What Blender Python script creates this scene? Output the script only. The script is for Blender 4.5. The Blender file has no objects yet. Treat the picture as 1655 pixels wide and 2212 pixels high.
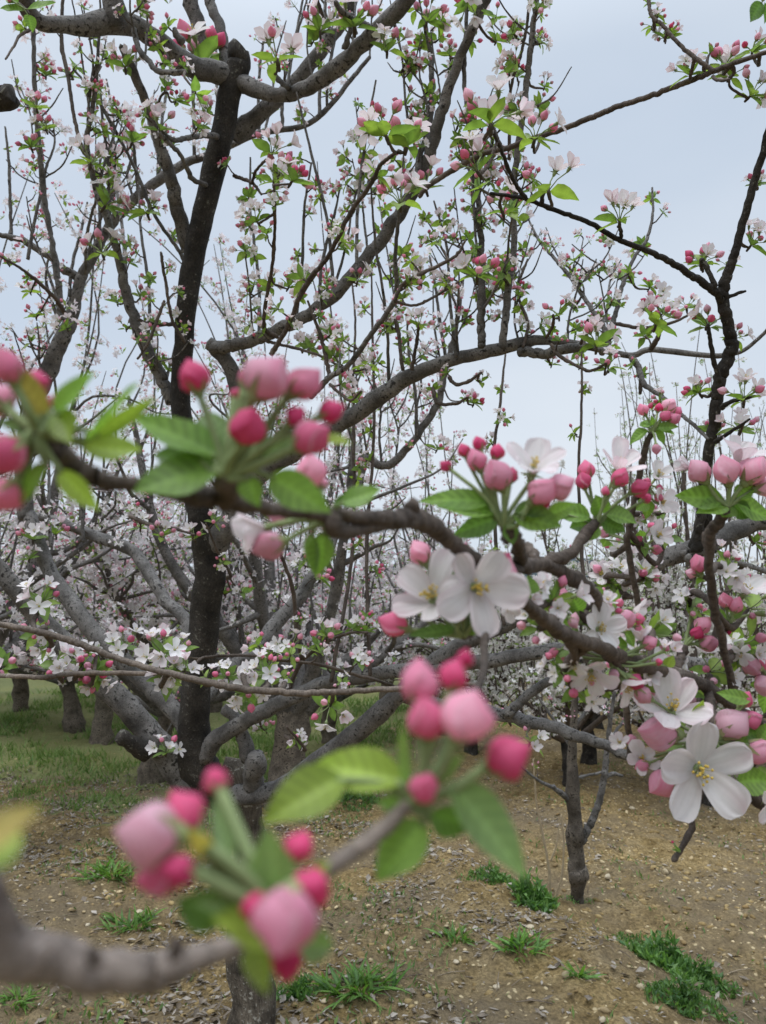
import bpy, math, random
import numpy as np
from mathutils import Vector

# ------------------------------------------------------------------ camera, sky, sun, exposure
SC = bpy.context.scene
COL = SC.collection
PITCH = math.radians(7.5)
CAM = np.array([0.0, 0.0, 1.55])
FPX, CX, CY = 1671.0, 827.5, 1106.0          # focal length and centre of the photograph, shown 1655 x 2212
RT = np.array([1.0, 0, 0])
FW = np.array([0, math.cos(PITCH), math.sin(PITCH)])
UP = np.array([0, -math.sin(PITCH), math.cos(PITCH)])
cd = bpy.data.cameras.new('camera')
co = bpy.data.objects.new('camera', cd)
COL.objects.link(co)
co.location = CAM
co.rotation_euler = (math.pi / 2 + PITCH, 0, 0)
cd.sensor_fit = 'VERTICAL'
cd.sensor_height = 32.0
cd.lens = 32.0 * FPX / 2212.0
cd.clip_start = 0.01
cd.clip_end = 6000
cd.dof.use_dof = True
cd.dof.focus_distance = 1.5
cd.dof.aperture_fstop = cd.lens / 2.6        # a 2.6 mm pupil
SC.camera = co
SC.view_settings.view_transform = 'Standard'
SC.view_settings.look = 'None'
SC.view_settings.exposure = 0.14
SC.view_settings.gamma = 1.0
SC.cycles.max_bounces = 8
SC.cycles.diffuse_bounces = 3
SC.cycles.transmission_bounces = 4
SC.cycles.use_denoising = True

SUN_EL, SUN_AZ = math.radians(58), math.radians(-35)
W = bpy.data.worlds.new('World')
SC.world = W
W.use_nodes = True
nt = W.node_tree
nt.nodes.clear()
def N(t, kind, **kw):
    n = t.nodes.new(kind)
    for k, v in kw.items():
        setattr(n, k, v)
    return n
out = N(nt, 'ShaderNodeOutputWorld')
sky = N(nt, 'ShaderNodeTexSky', sky_type='NISHITA', sun_disc=False)
sky.sun_elevation, sky.sun_rotation = SUN_EL, SUN_AZ
bg1 = N(nt, 'ShaderNodeBackground')
bg1.inputs[1].default_value = 0.006
nt.links.new(sky.outputs[0], bg1.inputs[0])
tc = N(nt, 'ShaderNodeTexCoord')
mp = N(nt, 'ShaderNodeMapping')
mp.inputs['Scale'].default_value = (1.0, 1.0, 2.6)
nz = N(nt, 'ShaderNodeTexNoise')
nz.inputs['Scale'].default_value = 1.15
nz.inputs['Detail'].default_value = 4
nz.inputs['Roughness'].default_value = 0.45
rp = N(nt, 'ShaderNodeValToRGB')
rp.color_ramp.elements[0].position, rp.color_ramp.elements[0].color = 0.32, (0.50, 0.59, 0.715, 1)
rp.color_ramp.elements[1].position, rp.color_ramp.elements[1].color = 0.70, (0.715, 0.775, 0.845, 1)
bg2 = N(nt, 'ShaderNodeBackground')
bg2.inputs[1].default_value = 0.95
nt.links.new(tc.outputs['Generated'], mp.inputs[0])
nt.links.new(mp.outputs[0], nz.inputs['Vector'])
nt.links.new(nz.outputs['Fac'], rp.inputs[0])
nt.links.new(rp.outputs[0], bg2.inputs[0])
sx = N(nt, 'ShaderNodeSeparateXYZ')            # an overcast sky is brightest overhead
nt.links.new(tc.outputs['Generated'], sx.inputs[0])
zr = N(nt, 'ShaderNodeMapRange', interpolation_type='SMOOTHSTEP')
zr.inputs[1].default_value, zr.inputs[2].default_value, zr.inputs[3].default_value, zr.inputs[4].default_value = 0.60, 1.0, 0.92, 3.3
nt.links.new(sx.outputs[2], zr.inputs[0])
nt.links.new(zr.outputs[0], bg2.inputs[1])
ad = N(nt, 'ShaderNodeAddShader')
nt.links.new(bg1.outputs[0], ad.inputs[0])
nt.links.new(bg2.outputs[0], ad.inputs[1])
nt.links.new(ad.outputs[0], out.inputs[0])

sd = bpy.data.lights.new('sun', 'SUN')
sd.energy = 1.5
sd.angle = math.radians(35)
sd.color = (1.0, 0.96, 0.9)
so = bpy.data.objects.new('sun', sd)
COL.objects.link(so)
sv = Vector((math.cos(SUN_EL) * math.sin(SUN_AZ), math.cos(SUN_EL) * math.cos(SUN_AZ) * -0.6, math.sin(SUN_EL)))
so.rotation_euler = sv.to_track_quat('Z', 'Y').to_euler()

# ------------------------------------------------------------------ materials
def mat(name):
    m = bpy.data.materials.new(name)
    m.use_nodes = True
    m.node_tree.nodes.clear()
    return m, m.node_tree
def mixc(t, fac, a, b, kind='MIX'):
    n = N(t, 'ShaderNodeMix', data_type='RGBA', blend_type=kind)
    for sock, v in ((n.inputs[0], fac), (n.inputs[6], a), (n.inputs[7], b)):
        if hasattr(v, 'is_output'):
            t.links.new(v, sock)
        elif isinstance(v, (int, float)):
            sock.default_value = v
        else:
            sock.default_value = (*v, 1)
    return n.outputs[2]
def noise(t, vec, scale, detail=3, rough=0.55):
    n = N(t, 'ShaderNodeTexNoise')
    n.inputs['Scale'].default_value = scale
    n.inputs['Detail'].default_value = detail
    n.inputs['Roughness'].default_value = rough
    if vec is not None:
        t.links.new(vec, n.inputs['Vector'])
    return n.outputs['Fac']
def ramp(t, fac, stops):
    n = N(t, 'ShaderNodeValToRGB')
    cr = n.color_ramp
    while len(cr.elements) < len(stops):
        cr.elements.new(0.5)
    for e, (p, c) in zip(cr.elements, stops):
        e.position = p
        e.color = (*c, 1) if not isinstance(c, (int, float)) else (c, c, c, 1)
    t.links.new(fac, n.inputs[0])
    return n.outputs[0]

def flora(name, back, back_fac, trans, trans_tint, rough, spec, vary):
    m, t = mat(name)
    a = N(t, 'ShaderNodeAttribute', attribute_name='col')
    g = N(t, 'ShaderNodeNewGeometry')
    oi = N(t, 'ShaderNodeObjectInfo')
    tc = N(t, 'ShaderNodeTexCoord')
    f = noise(t, tc.outputs['Object'], 90, 2)
    f = ramp(t, f, [(0.3, 1 - vary), (0.7, 1.0)])
    c = mixc(t, 1.0, a.outputs['Color'], f, 'MULTIPLY')
    mu = N(t, 'ShaderNodeMath', operation='MULTIPLY')
    t.links.new(g.outputs['Backfacing'], mu.inputs[0])
    mu.inputs[1].default_value = back_fac
    c = mixc(t, mu.outputs[0], c, mixc(t, 1.0, c, back, 'MULTIPLY'))
    hs = N(t, 'ShaderNodeHueSaturation')
    mr = N(t, 'ShaderNodeMapRange')
    mr.inputs[3].default_value, mr.inputs[4].default_value = 0.86, 1.1
    t.links.new(oi.outputs['Random'], mr.inputs[0])
    t.links.new(mr.outputs[0], hs.inputs['Value'])
    t.links.new(c, hs.inputs['Color'])
    c = hs.outputs[0]
    p = N(t, 'ShaderNodeBsdfPrincipled')
    p.inputs['Roughness'].default_value = rough
    p.inputs['Specular IOR Level'].default_value = spec
    t.links.new(c, p.inputs['Base Color'])
    tr = N(t, 'ShaderNodeBsdfTranslucent')
    t.links.new(mixc(t, 1.0, c, trans_tint, 'MULTIPLY'), tr.inputs[0])
    mx = N(t, 'ShaderNodeMixShader')
    mx.inputs[0].default_value = trans
    t.links.new(p.outputs[0], mx.inputs[1])
    t.links.new(tr.outputs[0], mx.inputs[2])
    o = N(t, 'ShaderNodeOutputMaterial')
    t.links.new(mx.outputs[0], o.inputs[0])
    return m

def bark(name, dark, light, lichen, lich_amt, bump, crack):
    m, t = mat(name)
    a = N(t, 'ShaderNodeAttribute', attribute_name='bco')
    a2 = N(t, 'ShaderNodeAttribute', attribute_name='col')
    mp = N(t, 'ShaderNodeMapping')
    mp.inputs['Scale'].default_value = (1, 1, crack)
    t.links.new(a.outputs['Vector'], mp.inputs[0])
    big = noise(t, a.outputs['Vector'], 14, 4)
    fine = noise(t, mp.outputs[0], 170, 5, 0.65)
    spot = noise(t, a.outputs['Vector'], 75, 3, 0.6)
    c = ramp(t, big, [(0.3, dark), (0.72, light)])
    c = mixc(t, 1.0, c, ramp(t, fine, [(0.32, 0.5), (0.62, 1.12)]), 'MULTIPLY')
    md_ = N(t, 'ShaderNodeMath', operation='MULTIPLY_ADD')
    t.links.new(big, md_.inputs[0])
    md_.inputs[1].default_value = 0.42
    ad_ = N(t, 'ShaderNodeMath', operation='ADD')
    t.links.new(spot, ad_.inputs[0])
    md_.inputs[2].default_value = -0.24
    t.links.new(md_.outputs[0], ad_.inputs[1])
    lm = ramp(t, ad_.outputs[0], [(0.66 - lich_amt, 0.0), (0.72 - lich_amt * 0.6, 1.0)])
    c = mixc(t, lm, c, lichen)
    c = mixc(t, 1.0, c, a2.outputs['Color'], 'MULTIPLY')
    p = N(t, 'ShaderNodeBsdfPrincipled')
    p.inputs['Roughness'].default_value = 0.8
    p.inputs['Specular IOR Level'].default_value = 0.25
    t.links.new(c, p.inputs['Base Color'])
    b = N(t, 'ShaderNodeBump')
    b.inputs['Strength'].default_value = bump
    b.inputs['Distance'].default_value = 0.004
    ma = N(t, 'ShaderNodeMath', operation='ADD')
    t.links.new(fine, ma.inputs[0])
    t.links.new(spot, ma.inputs[1])
    t.links.new(ma.outputs[0], b.inputs['Height'])
    t.links.new(b.outputs[0], p.inputs['Normal'])
    o = N(t, 'ShaderNodeOutputMaterial')
    t.links.new(p.outputs[0], o.inputs[0])
    return m

def plain(name, c1, c2, scale, rough=0.85):
    m, t = mat(name)
    a = N(t, 'ShaderNodeAttribute', attribute_name='col')
    tc = N(t, 'ShaderNodeTexCoord')
    f = noise(t, tc.outputs['Object'], scale, 4)
    c = mixc(t, 1.0, ramp(t, f, [(0.3, c1), (0.7, c2)]), a.outputs['Color'], 'MULTIPLY')
    p = N(t, 'ShaderNodeBsdfPrincipled')
    p.inputs['Roughness'].default_value = rough
    p.inputs['Specular IOR Level'].default_value = 0.2
    t.links.new(c, p.inputs['Base Color'])
    o = N(t, 'ShaderNodeOutputMaterial')
    t.links.new(p.outputs[0], o.inputs[0])
    return m

def soil_mat():
    m, t = mat('soil')
    tc = N(t, 'ShaderNodeTexCoord')
    v = tc.outputs['Object']
    a = N(t, 'ShaderNodeAttribute', attribute_name='col')
    big = noise(t, v, 0.9, 5, 0.6)
    med = noise(t, v, 9, 5, 0.65)
    fine = noise(t, v, 60, 5, 0.7)
    c = ramp(t, med, [(0.28, (0.135, 0.090, 0.036)), (0.5, (0.29, 0.208, 0.095)), (0.75, (0.42, 0.318, 0.165))])
    c = mixc(t, 1.0, c, ramp(t, fine, [(0.34, 0.42), (0.66, 1.3)]), 'MULTIPLY')
    c = mixc(t, ramp(t, big, [(0.42, 0.0), (0.60, 0.75)]), c, mixc(t, fine, (0.10, 0.078, 0.05), (0.24, 0.195, 0.14)))
    vo = N(t, 'ShaderNodeTexVoronoi')
    vo.inputs['Scale'].default_value = 38
    t.links.new(v, vo.inputs['Vector'])
    vr = N(t, 'ShaderNodeSeparateColor')
    t.links.new(vo.outputs['Color'], vr.inputs[0])
    peb = ramp(t, vr.outputs[0], [(0.90, 0.0), (0.93, 1.0)])
    pd = ramp(t, vo.outputs['Distance'], [(0.25, 1.0), (0.42, 0.0)])
    c = mixc(t, mixc(t, 1.0, peb, pd, 'MULTIPLY'), c, (0.62, 0.50, 0.30))
    gm = N(t, 'ShaderNodeSeparateColor')
    t.links.new(a.outputs['Color'], gm.inputs[0])
    gn = noise(t, v, 5, 5, 0.7)
    ga = N(t, 'ShaderNodeMath', operation='ADD')
    t.links.new(gm.outputs[0], ga.inputs[0])
    t.links.new(gn, ga.inputs[1])
    gf = ramp(t, ga.outputs[0], [(0.95, 0.0), (1.25, 0.75)])
    c = mixc(t, gf, c, mixc(t, fine, (0.095, 0.13, 0.045), (0.24, 0.27, 0.11)))
    p = N(t, 'ShaderNodeBsdfPrincipled')
    p.inputs['Roughness'].default_value = 0.95
    p.inputs['Specular IOR Level'].default_value = 0.1
    t.links.new(c, p.inputs['Base Color'])
    b = N(t, 'ShaderNodeBump')
    b.inputs['Strength'].default_value = 0.9
    b.inputs['Distance'].default_value = 0.02
    ma = N(t, 'ShaderNodeMath', operation='ADD')
    t.links.new(med, ma.inputs[0])
    t.links.new(fine, ma.inputs[1])
    t.links.new(ma.outputs[0], b.inputs['Height'])
    t.links.new(b.outputs[0], p.inputs['Normal'])
    o = N(t, 'ShaderNodeOutputMaterial')
    t.links.new(p.outputs[0], o.inputs[0])
    return m

PETAL, LEAF, BARK, DARK, TWIG, STEM, ROT, SOIL, DRY, STONE, GRASS, HILL, ROUGH = range(13)
MATS = [
    flora('petal', (1.0, 0.86, 0.90), 0.45, 0.42, (1.0, 0.97, 0.98), 0.55, 0.25, 0.07),
    flora('leaf', (1.1, 1.12, 1.2), 0.7, 0.44, (1.3, 1.45, 0.62), 0.45, 0.4, 0.28),
    bark('grey_bark', (0.075, 0.069, 0.064), (0.285, 0.268, 0.252), (0.032, 0.029, 0.026), 0.13, 0.9, 2.2),
    bark('dark_bark', (0.017, 0.015, 0.013), (0.066, 0.057, 0.048), (0.15, 0.145, 0.12), 0.06, 1.0, 0.8),
    bark('twig_bark', (0.058, 0.045, 0.037), (0.165, 0.130, 0.106), (0.23, 0.20, 0.18), 0.0, 0.6, 1.6),
    plain('green_stalk', (0.75, 0.75, 0.75), (1, 1, 1), 200, 0.7),
    plain('dead_leaf', (0.6, 0.6, 0.6), (1, 1, 1), 60),
    soil_mat(),
    plain('dry_stalk', (0.8, 0.8, 0.8), (1, 1, 1), 50),
    plain('stone', (0.65, 0.65, 0.65), (1, 1, 1), 45),
    flora('grass_blade', (1, 1, 1), 0.0, 0.3, (1.2, 1.3, 0.7), 0.6, 0.2, 0.25),
    plain('hill', (0.030, 0.043, 0.050), (0.060, 0.078, 0.085), 0.02),  # dark forest colour with some blue distance haze painted in
    bark('flaky_bark', (0.045, 0.036, 0.027), (0.17, 0.14, 0.105), (0.33, 0.31, 0.26), 0.10, 1.6, 0.14),
]

# ------------------------------------------------------------------ mesh helpers
class Geo:
    """collects vertices, quads and triangles and links them as one mesh object"""
    def __init__(s):
        s.V, s.Q, s.T, s.mq, s.mt, s.C, s.B, s.n = [], [], [], [], [], [], [], 0
    def add(s, V, Q=None, T=None, m=0, c=(1, 1, 1), b=None):
        V = np.asarray(V, float).reshape(-1, 3)
        k = len(V)
        c = np.asarray(c, float)
        if c.ndim == 1:
            c = np.tile(c, (k, 1))
        s.V.append(V); s.C.append(c); s.B.append(V if b is None else b)
        if Q is not None and len(Q):
            Q = np.asarray(Q, int) + s.n
            s.Q.append(Q); s.mq.append(np.full(len(Q), m) if np.isscalar(m) else m[0])
        if T is not None and len(T):
            T = np.asarray(T, int) + s.n
            s.T.append(T); s.mt.append(np.full(len(T), m) if np.isscalar(m) else m[1])
        s.n += k
    def arr(s):
        e = lambda L, w: np.concatenate(L) if L else np.zeros((0, w) if w else 0, int)
        return (e(s.V, 3), e(s.Q, 4), e(s.T, 3), e(s.mq, 0), e(s.mt, 0), e(s.C, 3), e(s.B, 3))
    def inst(s, tpl, M, t, cm=None):
        V, Q, T, mq, mt, C, B = tpl
        s.add(V @ np.asarray(M).T + t, Q, T, (mq, mt), C if cm is None else np.clip(C * cm, 0, 1), B)
    def build(s, name, parent=None, smooth=True):
        return link(name, to_mesh(name, s.arr(), smooth), parent)

def to_mesh(name, A, smooth=True):
    V, Q, T, mq, mt, C, B = A
    me = bpy.data.meshes.new(name)
    nv, nq, ntr = len(V), len(Q), len(T)
    me.vertices.add(nv)
    me.vertices.foreach_set('co', V.astype(np.float32).ravel())
    me.loops.add(nq * 4 + ntr * 3)
    me.loops.foreach_set('vertex_index', np.concatenate([Q.ravel(), T.ravel()]).astype(np.int32))
    me.polygons.add(nq + ntr)
    ls = np.concatenate([np.arange(nq) * 4, nq * 4 + np.arange(ntr) * 3]).astype(np.int32)
    me.polygons.foreach_set('loop_start', ls)
    mi = np.concatenate([mq, mt]).astype(int)
    used = sorted(set(mi.tolist())) or [0]
    rm = np.zeros(max(used) + 1, int)
    for k, u in enumerate(used):
        me.materials.append(MATS[u]); rm[u] = k
    me.polygons.foreach_set('material_index', rm[mi].astype(np.int32))
    if smooth:
        me.polygons.foreach_set('use_smooth', np.ones(nq + ntr, bool))
    a = me.attributes.new('col', 'FLOAT_COLOR', 'POINT')
    a.data.foreach_set('color', np.concatenate([C, np.ones((nv, 1))], 1).astype(np.float32).ravel())
    a = me.attributes.new('bco', 'FLOAT_VECTOR', 'POINT')
    a.data.foreach_set('vector', np.asarray(B, np.float32).ravel())
    me.update(calc_edges=True)
    return me

def link(name, me, parent=None):
    o = bpy.data.objects.new(name, me)
    COL.objects.link(o)
    o.parent = parent
    return o
def tag(o, label, cat, group=None, kind=None):
    o['label'] = label
    o['category'] = cat
    if group: o['group'] = group
    if kind: o['kind'] = kind
    return o
def thing(name, label, cat, loc=(0, 0, 0), group=None):
    o = bpy.data.objects.new(name, None)
    COL.objects.link(o)
    o.location = loc
    o.empty_display_size = 0.1
    return tag(o, label, cat, group)
def put(o, parent, M=None, t=None):
    """parent keeps world coordinates; M, t give the child's world placement"""
    from mathutils import Matrix
    W_ = Matrix.Identity(4)
    if M is not None:
        for i in range(3):
            for j in range(3):
                W_[i][j] = float(M[i][j])
            W_[i][3] = float(t[i])
    o.parent = parent
    base = world_of(parent)
    o.matrix_basis = base.inverted() @ W_
    return o

def world_of(o):
    """world matrix from the local ones (nothing is evaluated yet)"""
    from mathutils import Matrix
    m = Matrix.Identity(4)
    while o is not None:
        m = (o.matrix_basis.copy()) @ m
        o = o.parent
    return m

def unit(v):
    v = np.asarray(v, float)
    return v / (np.linalg.norm(v) + 1e-12)
def P(x, y, d):
    return CAM + d * ((x - CX) / FPX * RT - (y - CY) / FPX * UP + FW)
def S(ax, ay, az):
    """right, up, towards the viewer -> world direction"""
    return ax * RT + ay * UP - az * FW
def ground_at(x, y):
    r = (x - CX) / FPX * RT - (y - CY) / FPX * UP + FW
    t = 1.4 / -r[2] if r[2] < -1e-3 else 50
    for _ in range(8):
        p = CAM + t * r
        t = (gz(p[0], p[1]) - CAM[2]) / r[2]
    return CAM + t * r
def frame(axis, roll=0.0, hint=None):
    """3x3 whose third column is axis"""
    z = unit(axis)
    h = np.array([0, 0, 1.0]) if hint is None else np.asarray(hint, float)
    if abs(np.dot(h, z)) > 0.97:
        h = np.array([1.0, 0.05, 0])
    x = unit(np.cross(h, z)); y = np.cross(z, x)
    c, s_ = math.cos(roll), math.sin(roll)
    return np.stack([c * x + s_ * y, -s_ * x + c * y, z], 1)

def catmull(pts, n_per):
    p = np.asarray(pts, float)
    if len(p) < 3:
        t = np.linspace(0, 1, max(2, n_per * (len(p) - 1) + 1))[:, None]
        return p[0] + (p[-1] - p[0]) * t
    q = np.vstack([2 * p[0] - p[1], p, 2 * p[-1] - p[-2]])
    o = []
    for i in range(1, len(q) - 2):
        t = np.linspace(0, 1, n_per, endpoint=False)[:, None]
        a, b, c, d = q[i - 1], q[i], q[i + 1], q[i + 2]
        o.append(0.5 * (2 * b + (c - a) * t + (2 * a - 5 * b + 4 * c - d) * t * t + (3 * b - a - 3 * c + d) * t ** 3))
    o.append(q[-2][None])
    return np.concatenate(o)

def tube(g, pts, rad, sides=6, m=BARK, c=(1, 1, 1), knob=0.0, rng=None, bluntcap=False):
    """a tapered, capped tube; knob adds swellings and unevenness"""
    pts = np.asarray(pts, float); n = len(pts)
    rad = np.asarray(rad, float) * np.ones(n)
    tan = np.gradient(pts, axis=0)
    tan /= np.linalg.norm(tan, axis=1)[:, None] + 1e-12
    u = np.cross(tan[0], [0.31, 0.2, 0.93]); u = unit(u)
    U_ = np.zeros((n, 3))
    for i in range(n):
        u = u - tan[i] * np.dot(u, tan[i]); u = u / (np.linalg.norm(u) + 1e-12)
        U_[i] = u
    Wv = np.cross(tan, U_)
    ph = np.arange(sides) * 2 * math.pi / sides
    rr = np.repeat(rad[:, None], sides, 1)
    s = np.concatenate([[0], np.cumsum(np.linalg.norm(np.diff(pts, axis=0), axis=1))])
    if knob and rng is not None:
        for _ in range(3):
            k = rng.uniform(4, 16) / max(s[-1], 0.02); f = rng.integers(1, 4); o_ = rng.uniform(0, 6.28, 2)
            rr = rr * (1 + knob * 0.55 * np.sin(s[:, None] * k * 2 + o_[0]) * np.cos(f * ph[None] + o_[1] + s[:, None] * 3))
        for _ in range(int(rng.integers(2, 6))):
            c0 = rng.uniform(0, s[-1]); w0 = rng.uniform(0.6, 1.6) * rad.mean()
            rr = rr * (1 + knob * 2.2 * np.exp(-((s[:, None] - c0) / w0) ** 2) * (0.45 + 0.55 * np.cos(ph[None] - rng.uniform(0, 6.28))))
    V = pts[:, None] + rr[:, :, None] * (np.cos(ph)[None, :, None] * U_[:, None] + np.sin(ph)[None, :, None] * Wv[:, None])
    B = np.stack([np.cos(ph)[None] * rr, np.sin(ph)[None] * rr, np.repeat(s[:, None], sides, 1)], 2)
    B = B + (rng.uniform(0, 3, 3) if rng is not None else 0)
    i, j = np.meshgrid(np.arange(n - 1), np.arange(sides), indexing='ij')
    j2 = (j + 1) % sides
    Q = np.stack([i * sides + j, i * sides + j2, (i + 1) * sides + j2, (i + 1) * sides + j], -1).reshape(-1, 4)
    k = 0.25 if bluntcap else 0.9
    ends = np.stack([pts[0] - tan[0] * rad[0] * 0.4, pts[-1] + tan[-1] * rad[-1] * k])
    V = np.concatenate([V.reshape(-1, 3), ends]); B = np.concatenate([B.reshape(-1, 3), np.stack([B[0, 0], B[-1, 0]])])
    a = np.arange(sides); b = (a + 1) % sides
    T = np.concatenate([np.stack([b, a, np.full(sides, n * sides)], 1), np.stack([(n - 1) * sides + a, (n - 1) * sides + b, np.full(sides, n * sides + 1)], 1)])
    g.add(V, Q, T, m, c, B)

def grid_faces(nu, nv):
    i, j = np.meshgrid(np.arange(nu - 1), np.arange(nv - 1), indexing='ij')
    return np.stack([i * nv + j, (i + 1) * nv + j, (i + 1) * nv + j + 1, i * nv + j + 1], -1).reshape(-1, 4)

# ------------------------------------------------------------------ flowers, buds, leaves (unit sized)
WHITE, BLUSH, PINK, RED = np.array([.88, .865, .865]), np.array([.89, .61, .69]), np.array([.88, .34, .50]), np.array([.73, .055, .20])
GREEN, YGREEN, DGREEN, STALK = np.array([.215, .36, .075]), np.array([.32, .43, .075]), np.array([.145, .265, .065]), np.array([.27, .34, .15])
def mixv(a, b, f):
    f = np.asarray(f, float)
    return a + (b - a) * f[..., None] if f.ndim else a + (b - a) * f

def petal(g, rng, az, a0, a1, nu, nv, blush, size=1.0):
    u = np.linspace(0.0, 1, nu)
    ang = a0 + (a1 - a0) * u ** 0.8
    du = np.diff(u, prepend=0)
    r = np.cumsum(np.sin(ang) * du); z = np.cumsum(np.cos(ang) * du)
    w = 0.375 * rng.uniform(.85, 1.18) * np.clip(u + .04, 0, 1) ** 0.62 * np.sqrt(np.clip(1.004 - u ** 4.2, 0, 1)) + 0.02 * (u < .999)
    v = np.linspace(-1, 1, nv)
    cup = rng.uniform(.10, .28); twist = rng.uniform(-.22, .22); wave = rng.uniform(-.05, .05)
    X = w[:, None] * v[None]
    o1, o2 = rng.uniform(0, 6.28, 2)
    ruf = (.085 * np.sin(6.5 * v[None] + o1 + 3 * u[:, None]) + .06 * np.sin(11 * v[None] + o2)) * np.abs(v[None]) * u[:, None] if nu > 8 else 0
    off = (ruf + cup * v[None] ** 2 + twist * v[None] * u[:, None] + wave * np.sin(3 * v[None] + 5 * u[:, None])) * w[:, None] * 1.4
    if nu > 8:
        z = z + rng.uniform(-.10, .10) * np.sin(math.pi * u) + rng.uniform(-.16, .05) * u ** 3
        r = r * (1 - .0 * u)
    R_ = r[:, None] - off * np.cos(ang)[:, None] + 0.03
    Z = z[:, None] + off * np.sin(ang)[:, None]
    ca, sa = math.cos(az), math.sin(az)
    V = np.stack([R_ * ca - X * sa, R_ * sa + X * ca, Z], -1) * size
    edge = np.abs(v[None]) ** 2 * .6 + u[:, None] ** 3 * .4
    c = mixv(WHITE, BLUSH, np.clip(blush * (edge + .15 * rng.uniform(-1, 1)), 0, 1))
    if nu > 8:
        c = c * (1 - .06 * np.clip(np.cos(v[None] * 19 + .8 * np.sin(u[:, None] * 4)), 0, 1) * (1 - .5 * u[:, None]))[..., None]
        c = mixv(c, BLUSH, np.clip(rng.uniform(-.2, .55) * np.exp(-((v[None] - rng.uniform(-.9, .9)) / .4) ** 2) * u[:, None] ** 2, 0, 1))
    g.add(V.reshape(-1, 3), grid_faces(nu, nv), None, PETAL, c.reshape(-1, 3))

def flower(rng, opening, lod, blush=None):
    """unit flower: petals about 1 long, axis +Z, the stalk joins at z = -0.3"""
    g = Geo()
    blush = rng.uniform(.05, .5) if blush is None else blush
    nu, nv = [(14, 19), (5, 4), (3, 3)][lod]
    for k in range(5):
        a0 = math.radians(opening * .75 + rng.uniform(-12, 12)); a1 = math.radians(opening + rng.uniform(-20, 22))
        petal(g, rng, k * 2 * math.pi / 5 + rng.uniform(-.14, .14), a0, a1, nu, nv, blush, rng.uniform(.84, 1.08))
    if lod < 2:
        for k in range(20 if lod == 0 else 7):
            t, a = rng.uniform(0, 6.28), math.radians(rng.uniform(4, 34) * (opening / 75) ** .5)
            L = rng.uniform(.27, .46)
            d = np.array([math.sin(a) * math.cos(t), math.sin(a) * math.sin(t), math.cos(a)])
            p = np.stack([d * .03, d * L * .6 + [0, 0, .02], d * L])
            tube(g, p, [.013, .011, .008], 3, STEM, (.62, .60, .38))
            o = d * L; e = .034
            V = np.array([[e, 0, 0], [-e, 0, 0], [0, e, 0], [0, -e, 0], [0, 0, e * 1.3], [0, 0, -e]]) + o
            g.add(V, None, [[0, 2, 4], [2, 1, 4], [1, 3, 4], [3, 0, 4], [2, 0, 5], [1, 2, 5], [3, 1, 5], [0, 3, 5]], STEM, (.70, .50, .10))
        tube(g, [[0, 0, -.32], [0, 0, -.2], [0, 0, -.05], [0, 0, .06]], [.05, .10, .12, .10], 6, STEM, STALK)
        for k in range(5):
            t = k * 2 * math.pi / 5 + .6
            d = np.array([math.cos(t), math.sin(t), 0]); s_ = np.array([-d[1], d[0], 0]) * .075
            g.add([d * .08 + s_ - [0, 0, .05], d * .08 - s_ - [0, 0, .05], d * .36 - [0, 0, .02]], None, [[0, 1, 2]], STEM, STALK * .9)
    return g.arr()

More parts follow.
